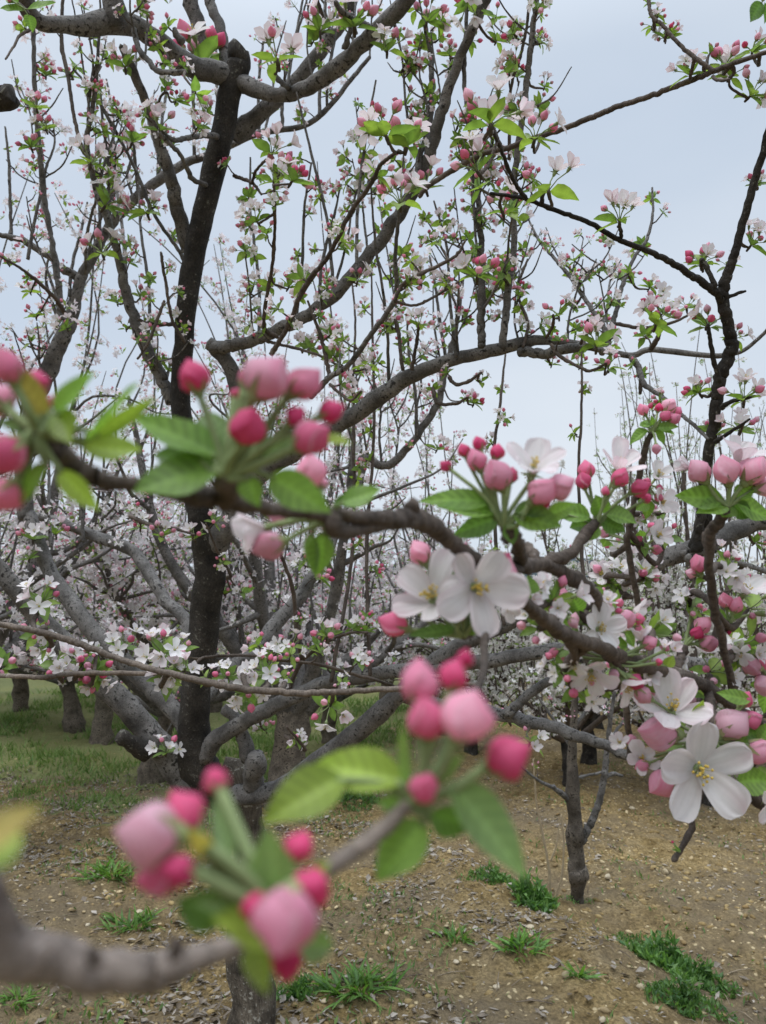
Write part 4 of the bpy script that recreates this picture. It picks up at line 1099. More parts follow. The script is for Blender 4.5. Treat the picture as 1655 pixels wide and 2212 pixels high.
NC(f1, 'near1', 1480, 1396, .66, [('b', 1520, 1349, 34, .60, 0), ('b', 1506, 1366, 25, .10, -.6), ('b', 1532, 1389, 36, .58, -.4, (1, .1, .2)), ('l', 1480, 1396, 1462, 1405, 10, 'd'), ('b', 1512, 1218, 30, .45, 3), ('b', 1512, 1310, 13, .4, 2)], 10)
NC(f1, 'near1', 1545, 1600, .6, [('f', 1450, 1538, 96, (-.10, .70, .62), 60, .45, .8), ('f', 1506, 1660, 120, (.04, .10, 1), 76, .03, -1.5), ('f', 1386, 1640, 46, (-.1, .35, .9), 60, .06, 1.2), ('b', 1584, 1563, 64, .80, 0), ('b', 1609, 1510, 32, .25, .6), ('b', 1626, 1553, 38, .38, .3), ('b', 1643, 1624, 52, .62, -.5), ('b', 1430, 1692, 56, .60, -.6), ('b', 1582, 1724, 50, .72, -1.2), ('b', 1420, 1582, 68, .74, -.2), ('b', 1386, 1655, 26, .55, .5), ('b', 1390, 1503, 30, .7, 1), ('f', 1660, 1722, 72, (.4, -.4, .8), 70, .05, -.2), ('f', 1340, 1605, 30, (-.5, .5, .6), 60, .2, 2), ('b', 1363, 1600, 24, .62, 2),
    ('l', 1560, 1690, 1545, 1640, 30), ('l', 1592, 1690, 1668, 1682, 48), ('l', 1560, 1620, 1535, 1575, 34), ('l', 1575, 1640, 1612, 1590, 36), ('l', 1622, 1512, 1548, 1500, 26), ('l', 1500, 1545, 1515, 1508, 18, 'y'), ('l', 1600, 1590, 1655, 1580, 30, 'd'), ('l', 1640, 1600, 1670, 1560, 30)], 11, twig_to=(1540, 1545, .62, 18))
NC(f1, 'near1', 1660, 1478, .68, [('b', 1622, 1440, 36, .68, 0, (-1, .2, .1)), ('b', 1652, 1432, 30, .4), ('b', 1650, 1480, 42, .78, -.5), ('l', 1650, 1478, 1618, 1476, 16), ('l', 1660, 1480, 1645, 1540, 26)], 12)
for o_, n_ in ((f1, 0),):
    pass

# the blurred branch at the bottom left
f2 = near_branch('apple_branch', 'thick grey mossy apple branch, very blurred, entering at the bottom left corner', P(-40, 1930, .18))
N2 = lambda n, s, a, b=None, **k: trace(f2, n, s, a, b, key='near2', **k)
N2('bough', [(-260, 1690, 150), (-120, 1890, 140), (0, 2020, 125), (100, 2076, 104), (190, 2096, 92), (267, 2106, 86), (333, 2106, 84), (375, 2092, 72), (417, 2071, 58), (483, 2050, 46), (545, 2005, 38), (610, 1945, 38), (700, 1880, 40), (770, 1835, 42), (830, 1785, 38), (875, 1748, 30), (895, 1730, 20)], .145, .215, m=TWIG, knob=.03, c=(2.6, 2.75, 2.9))
N2('bud_scar', [(380, 2070, 30), (376, 2040, 30), (374, 2030, 22)], .152, blunt=True, m=TWIG)
N2('bud_scar', [(205, 2085, 30), (198, 2058, 26), (197, 2050, 18)], .148, blunt=True, m=TWIG)
NC(f2, 'near2', 893, 1735, .215, [('b', 905, 1470, 80, .50, .2), ('b', 921, 1548, 82, .34, -.4), ('b', 1009, 1541, 112, .66, -1), ('b', 1005, 1421, 34, .03, .8), ('b', 980, 1456, 58, .14, .4), ('b', 1100, 1633, 86, .16, -.2), ('b', 916, 1700, 60, .28, -.8), ('b', 890, 1700, 40, .9, .2),
    ('l', 870, 1690, 662, 1650, 84, 'y', .5, (-.1, .75, .7)), ('l', 740, 1680, 570, 1782, 92, 'y', -1, (-.3, .6, .8)), ('l', 970, 1690, 1142, 1895, 84, 'p', -.8, (.3, .6, .8)), ('l', 918, 1775, 816, 1912, 84, None, -.6, (-.5, .5, .8)), ('l', 925, 1760, 1030, 1782, 58, 'd'), ('l', 900, 1740, 816, 1742, 42, None), ('l', 880, 1700, 870, 1560, 26, 'p'), ('l', 930, 1700, 1000, 1620, 26, 'p')], 20)
NC(f2, 'near2', 590, 1960, .165, [('b', 466, 1684, 54, .15, 1.2), ('b', 396, 1750, 78, .18, .4), ('b', 318, 1800, 128, .76, -.3, (-1, .15, .2)), ('b', 345, 1890, 88, .30, 0, (-.9, -.2, .2)), ('b', 385, 1880, 60, .08, -.6), ('b', 648, 1828, 58, .08, .5), ('b', 673, 1918, 82, .08, -.3), ('b', 614, 1995, 136, .54, -1.2, (-.1, -.5, .8)), ('b', 548, 1960, 54, .04, -.6), ('b', 620, 2075, 70, .02, .4, (0, -.8, .4)),
    ('l', 600, 1960, 588, 1785, 80, 'p', 0, (-.1, .1, 1)), ('l', 630, 1960, 700, 1850, 50, 'y'), ('l', 480, 1995, 395, 1925, 72, 'd'), ('l', 615, 2005, 455, 2005, 70, 'y', -.8), ('l', 565, 2030, 560, 2155, 62, 'y'), ('l', 640, 2040, 720, 2040, 56, 'p'), ('l', 450, 1850, 420, 1790, 34, 'o', -1), ('l', 500, 1900, 470, 1720, 40, 'p', 1), ('l', 560, 1950, 440, 1860, 40, 'p', .5), ('l', 560, 1980, 420, 1940, 36, 'p')], 21)
NC(f2, 'near2', -70, 1850, .12, [('l', -60, 1830, 88, 1752, 74, 'o', 0, (-.1, .8, .6)), ('l', -60, 1880, 50, 1800, 70, 'y')], 22)

# upright twigs on the right, sharp
f3 = near_branch('apple_branch', 'upright dark twig in the right foreground topped by four pale pink balloon buds', P(1590, 1510, .66))
N3 = lambda n, s, a, b=None, **k: trace(f3, n, s, a, b, m=TWIG, key='near3', **k)
N3('bough', [(1592, 1515, 18), (1583, 1489, 18), (1560, 1383, 18), (1543, 1313, 19), (1534, 1239, 20), (1532, 1160, 23), (1545, 1140, 26), (1562, 1115, 24), (1570, 1100, 20)], .67, .6, knob=.2)
N3('bud_scar', [(1536, 1185, 22), (1531, 1165, 22), (1529, 1152, 18)], .62, blunt=True)
NC(f3, 'near3', 1572, 1095, .6, [('b', 1509, 1016, 46, .74, 0), ('b', 1567, 1013, 54, .74, -.8), ('b', 1630, 1014, 56, .72, -.6), ('b', 1654, 1050, 40, .8, 0), ('f', 1592, 1000, 72, (.15, .88, .42), 44, .06, 1.2), ('f', 1490, 1012, 36, (-.9, .3, .2), 30, .3, .8),
    ('l', 1560, 1080, 1458, 1074, 42), ('l', 1568, 1092, 1512, 1108, 38), ('l', 1590, 1084, 1660, 1122, 42), ('l', 1588, 1076, 1632, 1050, 32), ('l', 1578, 1092, 1562, 1120, 36), ('l', 1582, 1088, 1615, 1120, 34, 'd')], 30)
NC(f3, 'near3', 1576, 1345, .66, [('f', 1605, 1283, 64, (.2, .80, .55), 56, .03, .5), ('b', 1566, 1296, 28, .52, -.2), ('b', 1591, 1306, 30, .54, -.6), ('f', 1650, 1325, 60, (.8, .1, .5), 40, .4, 0), ('l', 1580, 1350, 1539, 1348, 20), ('l', 1570, 1335, 1520, 1318, 24), ('l', 1580, 1330, 1610, 1322, 16, 'p'), ('b', 1575, 1366, 10, .03)], 31, twig_to=(1556, 1365, .66, 14))
NC(f3, 'near3', 1518, 1245, .64, [('b', 1508, 1216, 34, .48, -.4), ('b', 1492, 1238, 20, .8, .5), ('l', 1520, 1250, 1505, 1262, 14), ('l', 1522, 1245, 1500, 1235, 12, 'p')], 32, twig_to=(1534, 1250, .64, 10))

f4 = near_branch('apple_branch', 'slender dark upright twig with a tight pink bud cluster on its tip against the sky', P(1362, 1610, .95))
N4 = lambda n, s, a, b=None, **k: trace(f4, n, s, a, b, m=TWIG, key='near4', **k)
N4('bough', [(1364, 1640, 15), (1358, 1583, 15), (1354, 1483, 14), (1378, 1400, 13), (1380, 1316, 13), (1366, 1239, 14), (1357, 1163, 15), (1368, 1103, 13), (1380, 1036, 14), (1387, 996, 14), (1396, 960, 12), (1407, 935, 11)], .95, .82, knob=.2)
NC(f4, 'near4', 1408, 932, .82, [('b', 1388, 884, 23, .52, 0), ('b', 1423, 880, 17, .05, .2), ('b', 1446, 876, 32, .76, .4), ('b', 1438, 898, 22, .32, -.5), ('b', 1458, 904, 24, .48, -.4), ('b', 1463, 888, 20, .4, .3), ('b', 1418, 971, 20, .62),
    ('l', 1400, 930, 1357, 957, 24), ('l', 1402, 925, 1384, 905, 22), ('l', 1414, 930, 1432, 962, 22), ('l', 1416, 925, 1468, 922, 18), ('l', 1420, 925, 1458, 940, 18), ('l', 1408, 920, 1412, 898, 12), ('l', 1398, 918, 1384, 922, 16)], 40)
NC(f4, 'near4', 1388, 1178, .88, [('f', 1420, 1160, 42, (.2, .45, .8), 66, .06, -.4), ('b', 1408, 1136, 16, .3), ('b', 1380, 1164, 14, .3), ('b', 1420, 1187, 20, .45), ('f', 1310, 1140, 44, (-.5, .7, .3), 56, .05, 1), ('b', 1305, 1152, 20, .6), ('l', 1385, 1172, 1350, 1168, 16), ('l', 1390, 1172, 1395, 1205, 14), ('l', 1385, 1160, 1378, 1142, 18), ('l', 1310, 1165, 1305, 1180, 20)], 41, twig_to=(1357, 1168, .88, 12))
NC(f4, 'near4', 1327, 1272, .95, [('f', 1298, 1242, 36, (-.3, .5, .8), 66, .08, 0), ('f', 1338, 1230, 38, (.1, .7, .6), 66, .04, .6), ('f', 1388, 1236, 36, (.3, .6, .6), 60, .06, .2), ('f', 1352, 1254, 34, (.1, .2, .9), 64, .05, -.4), ('b', 1389, 1237, 16, .3, -.6), ('b', 1417, 1248, 18, .45), ('b', 1290, 1228, 18, .6), ('l', 1328, 1262, 1338, 1296, 22), ('l', 1325, 1258, 1308, 1262, 18), ('l', 1335, 1262, 1355, 1266, 14), ('l', 1390, 1260, 1410, 1268, 10)], 42, twig_to=(1366, 1290, .93, 10))
NC(f4, 'near4', 1400, 1050, .85, [('f', 1420, 1030, 40, (.3, .6, .7), 60, .05, .3), ('f', 1425, 1085, 40, (.4, .1, .9), 62, .05, 0), ('b', 1396, 1042, 20, .35), ('b', 1425, 1054, 14, .3), ('b', 1424, 1075, 18, .4), ('b', 1396, 1072, 18, .4), ('l', 1400, 1085, 1370, 1100, 24), ('l', 1402, 1080, 1398, 1120, 22)], 43, twig_to=(1374, 1075, .86, 10))

# the two long thin branches on the left, about a metre away
f5 = near_branch('apple_branch', 'upper of two long thin branches passing before the dark leader, many blossoms', P(-20, 1335, 1.15))
N5 = lambda n, s, a, b=None, **k: trace(f5, n, s, a, b, m=TWIG, key='near5', **k)
N5('bough', [(-40, 1333, 13), (0, 1347, 13), (93, 1366, 14), (167, 1389, 14), (240, 1416, 13), (333, 1446, 14), (427, 1469, 15), (513, 1487, 15), (635, 1497, 14), (735, 1494, 13), (869, 1487, 13), (960, 1478, 10), (1040, 1480, 7)], 1.12, 1.05, knob=.10, c=(1.6, 1.65, 1.65))
f6 = near_branch('apple_branch', 'lower of two long thin branches, level, ending before the dark leader', P(-20, 1459, 1.2))
N6 = lambda n, s, a, b=None, **k: trace(f6, n, s, a, b, m=TWIG, key='near6', **k)
N6('bough', [(-40, 1458, 10), (0, 1459, 10), (83, 1463, 10), (167, 1455, 11), (267, 1454, 11), (333, 1456, 9), (365, 1462, 8), (385, 1470, 5)], 1.2, 1.15, knob=.10, c=(1.6, 1.65, 1.65))
CS5 = '''90 1290 36 F;78 1362 26 M;95 1392 24 F;350 1400 40 F;395 1440 34 F;362 1460 34 F;488 1455 28 F;532 1502 36 F;570 1445 34 F;705 1535 38 F;740 1470 16 F;440 1460 20 F;610 1460 18 M'''
CS6 = '''125 1432 36 F;165 1425 32 F;205 1440 32 B;212 1470 28 F;5 1430 30 M;195 1405 18 B;180 1450 20 M'''
for x, y, r, k in parse(CS5):
    place('near5', f5, x, y, r * 1.12, k, prng, unit(S(prng.normal(0, .2), .6 if y < 1480 else -.2, .7)))
for x, y, r, k in parse(CS6):
    place('near6', f6, x, y, r * 1.12, k, prng, unit(S(prng.normal(0, .3), .6 if y < 1460 else -.3, .6)))

for x, y, r, k in parse('''1205 1300 46 F;1232 1392 44 F;1335 1330 40 M;1412 1375 40 M;1362 1435 42 F;1252 1478 40 F;1472 1490 44 F;1545 1440 36 M;1480 1590 44 F;1165 1350 36 M;1405 1450 36 M;1600 1590 40 M;1300 1475 34 F;1150 1280 34 F;1270 1305 36 M;1380 1490 36 F;1440 1440 34 F;1520 1545 36 M;1640 1660 40 F;1560 1650 36 M;1210 1440 30 M'''):
    place('near1', f1, x, y, r * 1.22, k, prng, unit(S(prng.normal(0, .4), prng.uniform(-.3, .8), .8)))
for x, y, r, k in parse('''1620 1395 44 F;1640 1310 44 F;1600 1425 36 M;1500 1300 30 M;1585 1230 34 F'''):
    place('near3', f3, x, y, r * 1.15, k, prng, unit(S(prng.normal(.2, .4), prng.uniform(-.1, .8), .7)))
for x, y, r, k in parse('''1330 1255 34 F;1410 1245 34 F;1440 1150 32 F;1330 1180 30 F;1395 1320 28 F;1350 1420 28 M;1380 1110 30 F;1430 1100 28 F'''):
    place('near4', f4, x, y, r, k, prng, unit(S(prng.normal(0, .4), prng.uniform(.2, .9), .7)))
# odd pieces at the frame edges
f7 = near_branch('apple_branch', 'dark bark branch at the right edge, bare knobbly spur hanging below the big white flower', P(1660, 1740, .65))
trace(f7, 'bough', [(1846, 1770, 56, 1.8), (1800, 1805, 42, 1.2), (1740, 1790, 40, .75), (1660, 1738, 42), (1610, 1702, 34), (1570, 1686, 24), (1530, 1690, 16)], .66, .62, m=TWIG, key='near7', knob=.2)
trace(f7, 'spur', [(1525, 1690, 14), (1500, 1750, 12), (1494, 1788, 13), (1487, 1805, 15), (1476, 1828, 12), (1466, 1842, 12), (1454, 1858, 11)], .64, .62, m=TWIG, key='near7', knob=.35)
NC(f7, 'near7', 1468, 1838, .62, [('b', 1453, 1819, 5, .03), ('l', 1470, 1840, 1456, 1826, 5), ('l', 1466, 1840, 1450, 1832, 4)], 50)
f8 = near_branch('apple_branch', 'black sawn branch end poking in at the left edge of the sky', P(-60, 230, 1.6))
trace(f8, 'bough', [(-420, 420, 60), (-230, 300, 52), (-90, 245, 46), (-30, 222, 48), (10, 210, 50), (26, 208, 44)], 1.6, 1.55, m=DARK, key='near8', blunt=True)
f9 = near_branch('apple_branch', 'leafy twig tip hanging into the top right corner', P(1680, -40, 1.0))
trace(f9, 'bough', [(1700, -60, 9), (1660, -30, 9), (1648, 0, 8)], 1.0, m=TWIG, key='near9')
NC(f9, 'near9', 1650, 0, 1.0, [('l', 1645, 5, 1614, 50, 26, 'd', 0, (.3, .3, .9)), ('l', 1652, 5, 1650, 52, 18, 'd', 0, (.6, .2, .8)), ('l', 1655, 0, 1690, 30, 24, 'd')], 51)
f10 = near_branch('apple_branch', 'leafy twig with broad leaves over the top left corner', P(-30, -30, 1.3))
trace(f10, 'bough', [(-60, -40, 9), (10, -10, 8), (50, 15, 7), (62, 30, 6)], 1.35, m=TWIG, key='near10')
NC(f10, 'near10', 52, 18, 1.33, [('l', 50, 24, 0, 18, 24, None, 0, (0, .5, .9)), ('l', 60, 20, 122, 14, 26, None), ('l', 62, 32, 66, 68, 20, None, 0, (.5, .2, .9)), ('l', 40, 5, 10, -10, 22), ('b', 20, -2, 12, .5)], 52)

# ------------------------------------------------------------------ the rest of the orchard
def grow_tree(seed, height, spread, trunk_h, trunk_r, n_limb, shoots, gap, kinds, probs, csize, pear=False, tilt=.22, shoot_len=(.5, 1.3), lat=5, pitch=(28, 52)):
    """a vase-pruned fruit tree at the origin: trunk, one Geo per limb (with its laterals and shoots), one Geo of blossom"""
    r = np.random.default_rng(seed)
    tr = Geo()
    lean = r.normal(0, .05, 2)
    tp = np.array([[0, 0, -.15], [0, 0, .0], [lean[0] * .4, lean[1] * .4, trunk_h * .5], [lean[0], lean[1], trunk_h], [lean[0] * 1.2, lean[1] * 1.2, trunk_h + .08]])
    bk = TWIG if pear else BARK
    tube(tr, catmull(tp, 5), np.interp(np.linspace(0, 1, 21), [0, .25, .6, .85, 1], np.array([2.0, 1.42, .95, 1.15, .6]) * trunk_r), 14, DARK if pear else BARK, (1.0, .88, .72) if not pear else (1, 1, 1), .12, r)
    limbs, blo = [], Geo()
    top = tp[3]
    def clusters(pts, lo, dens=1.0):
        L = np.concatenate([[0], np.cumsum(np.linalg.norm(np.diff(pts, axis=0), axis=1))])
        t = lo * L[-1] + r.uniform(0, gap)
        while t < L[-1]:
            if r.random() < dens:
                p = np.array([np.interp(t, L, pts[:, k]) for k in range(3)])
                a = r.uniform(0, 6.28)
                ax = unit([math.cos(a), math.sin(a), r.uniform(.2, 1.3)])
                off = r.uniform(.01, .07)
                c_ = CL2[r.choice(kinds, p=probs)]
                s_ = csize * r.uniform(.65, 1.2)
                blo.inst(c_[int(r.integers(len(c_)))], frame(ax, r.uniform(0, 6.28)) * s_, p + ax * off, r.uniform(.93, 1.05))
            t += gap * r.uniform(.5, 1.5)
    for i in range(n_limb):
        g = Geo()
        az = 2 * math.pi * (i + r.uniform(-.25, .25)) / n_limb + seed
        el = math.radians(r.uniform(*pitch))
        L = spread / math.cos(el) * r.uniform(.8, 1.1)
        n = 9
        p = [top + np.array([math.cos(az), math.sin(az), 0]) * trunk_r * .2]
        e = el
        for k in range(n - 1):
            az += r.normal(0, .10); e += r.normal(.06, .10)
            e = min(max(e, .15), 1.35)
            p.append(p[-1] + L / (n - 1) * np.array([math.cos(az) * math.cos(e), math.sin(az) * math.cos(e), math.sin(e)]))
        p = np.array(p)
        cv = catmull(p, 4)
        rad = np.interp(np.linspace(0, 1, len(cv)), [0, .1, .6, 1], np.array([.72, .58, .36, .12]) * trunk_r)
        tube(g, cv, rad, 9, bk, (1, 1, 1), .15, r)
        clusters(cv, .35)
        for k in range(lat):
            f = int(len(cv) * r.uniform(.25, .95)); q = cv[min(f, len(cv) - 1)]
            a2 = az + r.choice([-1, 1]) * r.uniform(.5, 1.4); e2 = r.uniform(.1, .8); l2 = r.uniform(.5, 1.1) * spread / 1.9
            pp = [q]
            for _ in range(4):
                a2 += r.normal(0, .38); e2 += r.normal(.05, .3)
                pp.append(pp[-1] + l2 / 4 * np.array([math.cos(a2) * math.cos(e2), math.sin(a2) * math.cos(e2), math.sin(e2)]))
            c2 = catmull(pp, 3)
            tube(g, c2, np.linspace(rad[min(f, len(rad) - 1)] * .6, .004, len(c2)), 6, bk)
            clusters(c2, .1)
        for k in range(shoots):
            f = int(len(cv) * r.uniform(.15, 1.0)); f = min(f, len(cv) - 1); q = cv[f]
            l3 = min(r.uniform(*shoot_len), max(.3, height - q[2]))
            a3 = r.uniform(0, 6.28); t3 = r.uniform(0, tilt)
            dv = np.array([math.sin(t3) * math.cos(a3), math.sin(t3) * math.sin(a3), math.cos(t3)])
            bend = r.normal(0, .08, 3)
            pp = np.array([q, q + dv * l3 * .3 - bend * l3 * .5, q + dv * l3 * .65, q + (dv + bend) * l3])
            c3 = catmull(pp, 3)
            tube(g, c3, np.linspace(min(.013, rad[f] * .6), .003, len(c3)), 5, bk)
            clusters(c3, .12, .9)
        limbs.append(g)
    return tr, limbs, blo

def make_tree(name, label, group, args, kind='tree'):
    tr, limbs, blo = grow_tree(**args)
    root = thing(name, label, kind, (0, 0, 0), group)
    tr.build('trunk', root)
    for g in limbs:
        g.build('limb', root)
    b = blo.build('blossoms', root)
    b['kind'] = 'stuff'
    return root
def copy_tree(root, label, group):
    c = root.copy()
    COL.objects.link(c)
    for ch in [o for o in COL.objects if o.parent == root]:
        k = ch.copy()
        COL.objects.link(k)
        k.parent = c
    c['label'] = label
    if group: c['group'] = group
    return c
AP = dict(kinds=['F', 'M', 'B', 'L'], probs=[.66, .24, .04, .06], csize=2.0)
GRP = 'apple trees in the rows behind'
protos = [
    make_tree('apple_tree', '', GRP, dict(seed=1, height=5.3, spread=1.8, trunk_h=.75, trunk_r=.11, n_limb=8, shoots=9, lat=8, gap=.105, tilt=.42, shoot_len=(.8, 2.1), pitch=(35, 60), **dict(AP, csize=1.3))),
    make_tree('apple_tree', '', GRP, dict(seed=2, height=4.2, spread=2.1, trunk_h=.65, trunk_r=.10, n_limb=7, shoots=4, lat=10, tilt=.6, gap=.09, shoot_len=(.5, 1.4), **dict(AP, csize=1.6))),
    make_tree('apple_tree', '', GRP, dict(seed=3, height=3.4, spread=2.2, trunk_h=.7, trunk_r=.095, n_limb=8, shoots=2, lat=13, tilt=.9, pitch=(14, 46), gap=.075, **AP)),
    make_tree('apple_tree', '', GRP, dict(seed=4, height=2.9, spread=2.1, trunk_h=.6, trunk_r=.085, n_limb=8, shoots=2, lat=13, tilt=1.0, pitch=(10, 44), gap=.075, **AP)),
]
used = [False] * 4
def plant(k, x, y, rz, s, label, group=GRP):
    root = protos[k]
    if used[k]:
        root = copy_tree(protos[k], label, group)
    used[k] = True
    root['label'] = label
    if group is None and 'group' in root: del root['group']
    root.location = (x, y, float(gz(x, y)) - .02)
    root.rotation_euler = (0, 0, rz)
    root.scale = (s, s, s)
    return root
def plant_px(k, px, py, rz, s, label):
    p = ground_at(px, py)
    return plant(k, p[0], p[1], rz, s, label)
plant(0, -.75, 6.5, .4, 1.02, 'tall apple tree right behind the big forked one, long upright shoots against the sky')
plant_px(2, 325, 1690, 1.0, .95, 'apple tree whose brown trunk foot shows beside the low grey limbs of the nearest tree')
plant_px(1, 218, 1603, 2.1, 1.0, 'apple tree in the grass, right one of two trunks standing close together')
plant_px(2, 163, 1577, 4.0, 1.0, 'apple tree in the grass, left one of two trunks standing close together')
plant_px(3, 45, 1538, .3, 1.05, 'apple tree with a forked short trunk standing alone in the grass at far left')
plant(0, -3.0, 5.3, 2.2, 1.0, 'tall apple tree at the left frame edge with upright budding shoots', GRP)
FAR = 'far apple trees merging into one pink white band'
frg = np.random.default_rng(12)
for x, y in [(-1.0, 9.8), (-6.2, 10.3), (-2.3, 12.6), (.1, 12.9), (-8.2, 14.5), (-4.9, 15.2), (-1.6, 16.5), (1.1, 16.2), (-10.5, 18.5), (-6.6, 19.5), (-3.0, 20.5), (.3, 20.5), (2.2, 21.0), (-13, 24), (-8.5, 25), (-4.3, 26), (-.6, 26), (2.9, 27), (-16, 31), (-10, 33), (-5, 33), (0, 34), (4.5, 34), (9, 36), (-22, 40), (-14, 42), (-7, 42), (0, 44), (7, 44), (14, 46), (21, 45)]:
    plant(int(frg.choice([2, 3, 3])), x + frg.uniform(-.4, .4), y + frg.uniform(-.4, .4), frg.uniform(0, 6.28), frg.uniform(.74, .92), 'pink white blossoming apple tree in the far rows behind the nearer trunks', FAR)

# young pear orchard on the right: bare brown twigs with sparse small white blossoms
PE = dict(kinds=['F', 'M', 'L'], probs=[.62, .18, .20], csize=1.35)
def whiten(root):
    for o in COL.objects:
        if o.parent == root and o.name.startswith('blossoms'):
            a = o.data.attributes['col'].data
            n = len(a); buf = np.zeros(n * 4, np.float32); a.foreach_get('color', buf)
            buf = buf.reshape(-1, 4); m_ = buf[:, :3].min(1) > .28
            buf[:, :3][m_] = np.array([.80, .79, .74]); pk = (buf[:, 0] > .45) & (buf[:, 1] < .4)
            buf[:, :3][pk] = np.array([.62, .60, .50])
            a.foreach_set('color', buf.ravel())
pears = [make_tree('pear_tree', '', 'slim pear trees behind the tilled soil', dict(seed=11, height=2.9, spread=1.1, trunk_h=.5, trunk_r=.055, n_limb=7, shoots=7, gap=.095, pear=True, shoot_len=(.4, 1.1), lat=7, pitch=(20, 60), **PE)),
         make_tree('pear_tree', '', 'slim pear trees behind the tilled soil', dict(seed=12, height=2.6, spread=1.25, trunk_h=.4, trunk_r=.05, n_limb=8, shoots=6, gap=.085, pear=True, shoot_len=(.3, .9), lat=9, pitch=(8, 50), **PE))]
for q in pears: whiten(q)
pu = [False, False]
def plant_pear(k, x, y, rz, s, label, group='slim pear trees behind the tilled soil'):
    root = pears[k] if not pu[k] else copy_tree(pears[k], label, group)
    pu[k] = True
    root['label'] = label
    root.location = (x, y, float(gz(x, y)) - .02); root.rotation_euler = (0, 0, rz); root.scale = (s, s, s)
PL = 'slim white flowered pear tree with bare brown twigs behind the tilled soil'
prg = np.random.default_rng(4)
for x, y in [(1.7, 7.0), (2.9, 6.9), (1.9, 8.3), (3.2, 8.6), (.9, 8.6), (1.0, 10.2), (4.6, 8.9), (2.6, 10.6), (4.1, 11.0), (5.6, 11.2), (1.6, 11.6), (3.3, 13.2), (5.0, 13.6), (6.8, 13.4), (2.4, 15.8), (4.4, 16.2), (6.4, 16.6), (8.5, 16.5), (3.6, 19), (6, 19.5), (8.4, 20), (11, 20), (5, 24), (8.5, 25), (12, 25), (15.5, 26)]:
    plant_pear(int(prg.integers(2)), x + prg.uniform(-.3, .3), y + prg.uniform(-.3, .3), prg.uniform(0, 6.28), prg.uniform(.85, 1.1), PL)
# unpruned tall pears with wand-like shoots above the right hand skyline
tall = make_tree('pear_tree', 'tall unpruned pear tree with straight wand shoots rising above the right skyline', 'wand shooted pear trees', dict(seed=15, height=4.4, spread=1.1, trunk_h=.7, trunk_r=.06, n_limb=6, shoots=5, gap=.13, kinds=['L', 'B', 'M'], probs=[.6, .2, .2], csize=.95, pear=True, shoot_len=(1.2, 2.4), lat=2, pitch=(45, 68)))
whiten(tall)
tall.location = (3.0, 7.4, float(gz(3.0, 7.4)))
for x, y, rz, s in ((4.4, 8.8, 2.0, .95), (3.7, 10.2, 3.3, 1.0)):
    t2 = copy_tree(tall, tall['label'], 'wand shooted pear trees')
    t2.location = (x, y, float(gz(x, y))); t2.rotation_euler = (0, 0, rz); t2.scale = (s, s, s)

# the young tree on the right with a knobbly dark trunk
yb = ground_at(1246, 1948)
young = thing('young_tree', 'young tree with a knobbly dark slim trunk rising from bare brown soil', 'tree', yb)
dy = float((yb - CAM) @ FW)
Yt = lambda n, s, a, b=None, **k: trace(young, n, s, a, b, key='young', **k)
Yt('trunk', [(1246, 1985, 44), (1246, 1948, 30), (1246, 1922, 30), (1247, 1885, 42), (1245, 1862, 34), (1245, 1809, 33), (1240, 1760, 28), (1237, 1726, 29), (1235, 1660, 22), (1237, 1600, 19), (1241, 1530, 15), (1246, 1450, 11), (1250, 1390, 8)], dy, dy, m=BARK, knob=.12, c=(.8, .72, .62))
Yt('limb', [(1256, 1815, 18), (1268, 1795, 17), (1290, 1748, 15), (1303, 1690, 14), (1309, 1640, 12), (1318, 1560, 9), (1330, 1480, 6)], dy)
Yt('limb', [(1232, 1730, 14), (1215, 1716, 12), (1196, 1702, 9), (1170, 1690, 7), (1140, 1668, 5), (1120, 1650, 4)], dy, dy - .2)
Yt('limb', [(1304, 1680, 9), (1325, 1672, 8), (1345, 1676, 6)], dy)
Yt('limb', [(1242, 1682, 7), (1270, 1675, 6), (1300, 1668, 5)], dy)
for q in ([(1237, 1620, 9), (1200, 1560, 7), (1160, 1500, 5), (1140, 1440, 4)], [(1240, 1570, 9), (1275, 1520, 7), (1300, 1450, 5)], [(1243, 1500, 8), (1215, 1430, 6), (1200, 1370, 4)], [(1312, 1610, 8), (1345, 1560, 6), (1380, 1520, 4)], [(1318, 1560, 7), (1305, 1500, 5), (1300, 1440, 4)]):
    Yt('twig', q, dy, dy + .1)
yg = Geo()
frng = np.random.default_rng(51)
for q in ([(1237, 1620, 9), (1160, 1500, 5), (1140, 1440, 4)], [(1240, 1570, 9), (1300, 1450, 5)], [(1243, 1500, 8), (1200, 1370, 4)], [(1312, 1610, 8), (1380, 1520, 4)], [(1318, 1560, 9), (1330, 1480, 6)], [(1246, 1450, 9), (1250, 1390, 6)], [(1190, 1700, 7), (1130, 1660, 4)]):
    along(q, dy, dy, .10, yg, .8)
yo = yg.build('blossoms'); yo['kind'] = 'stuff'; put(yo, young)

# ------------------------------------------------------------------ on the ground
grng = np.random.default_rng(77)
def visible_points(n, rng, xr, yr):
    x = rng.uniform(*xr, n); y = rng.uniform(yr[0], yr[1], n)
    keep = np.abs(x) < .55 * y + .35
    return x[keep], y[keep]

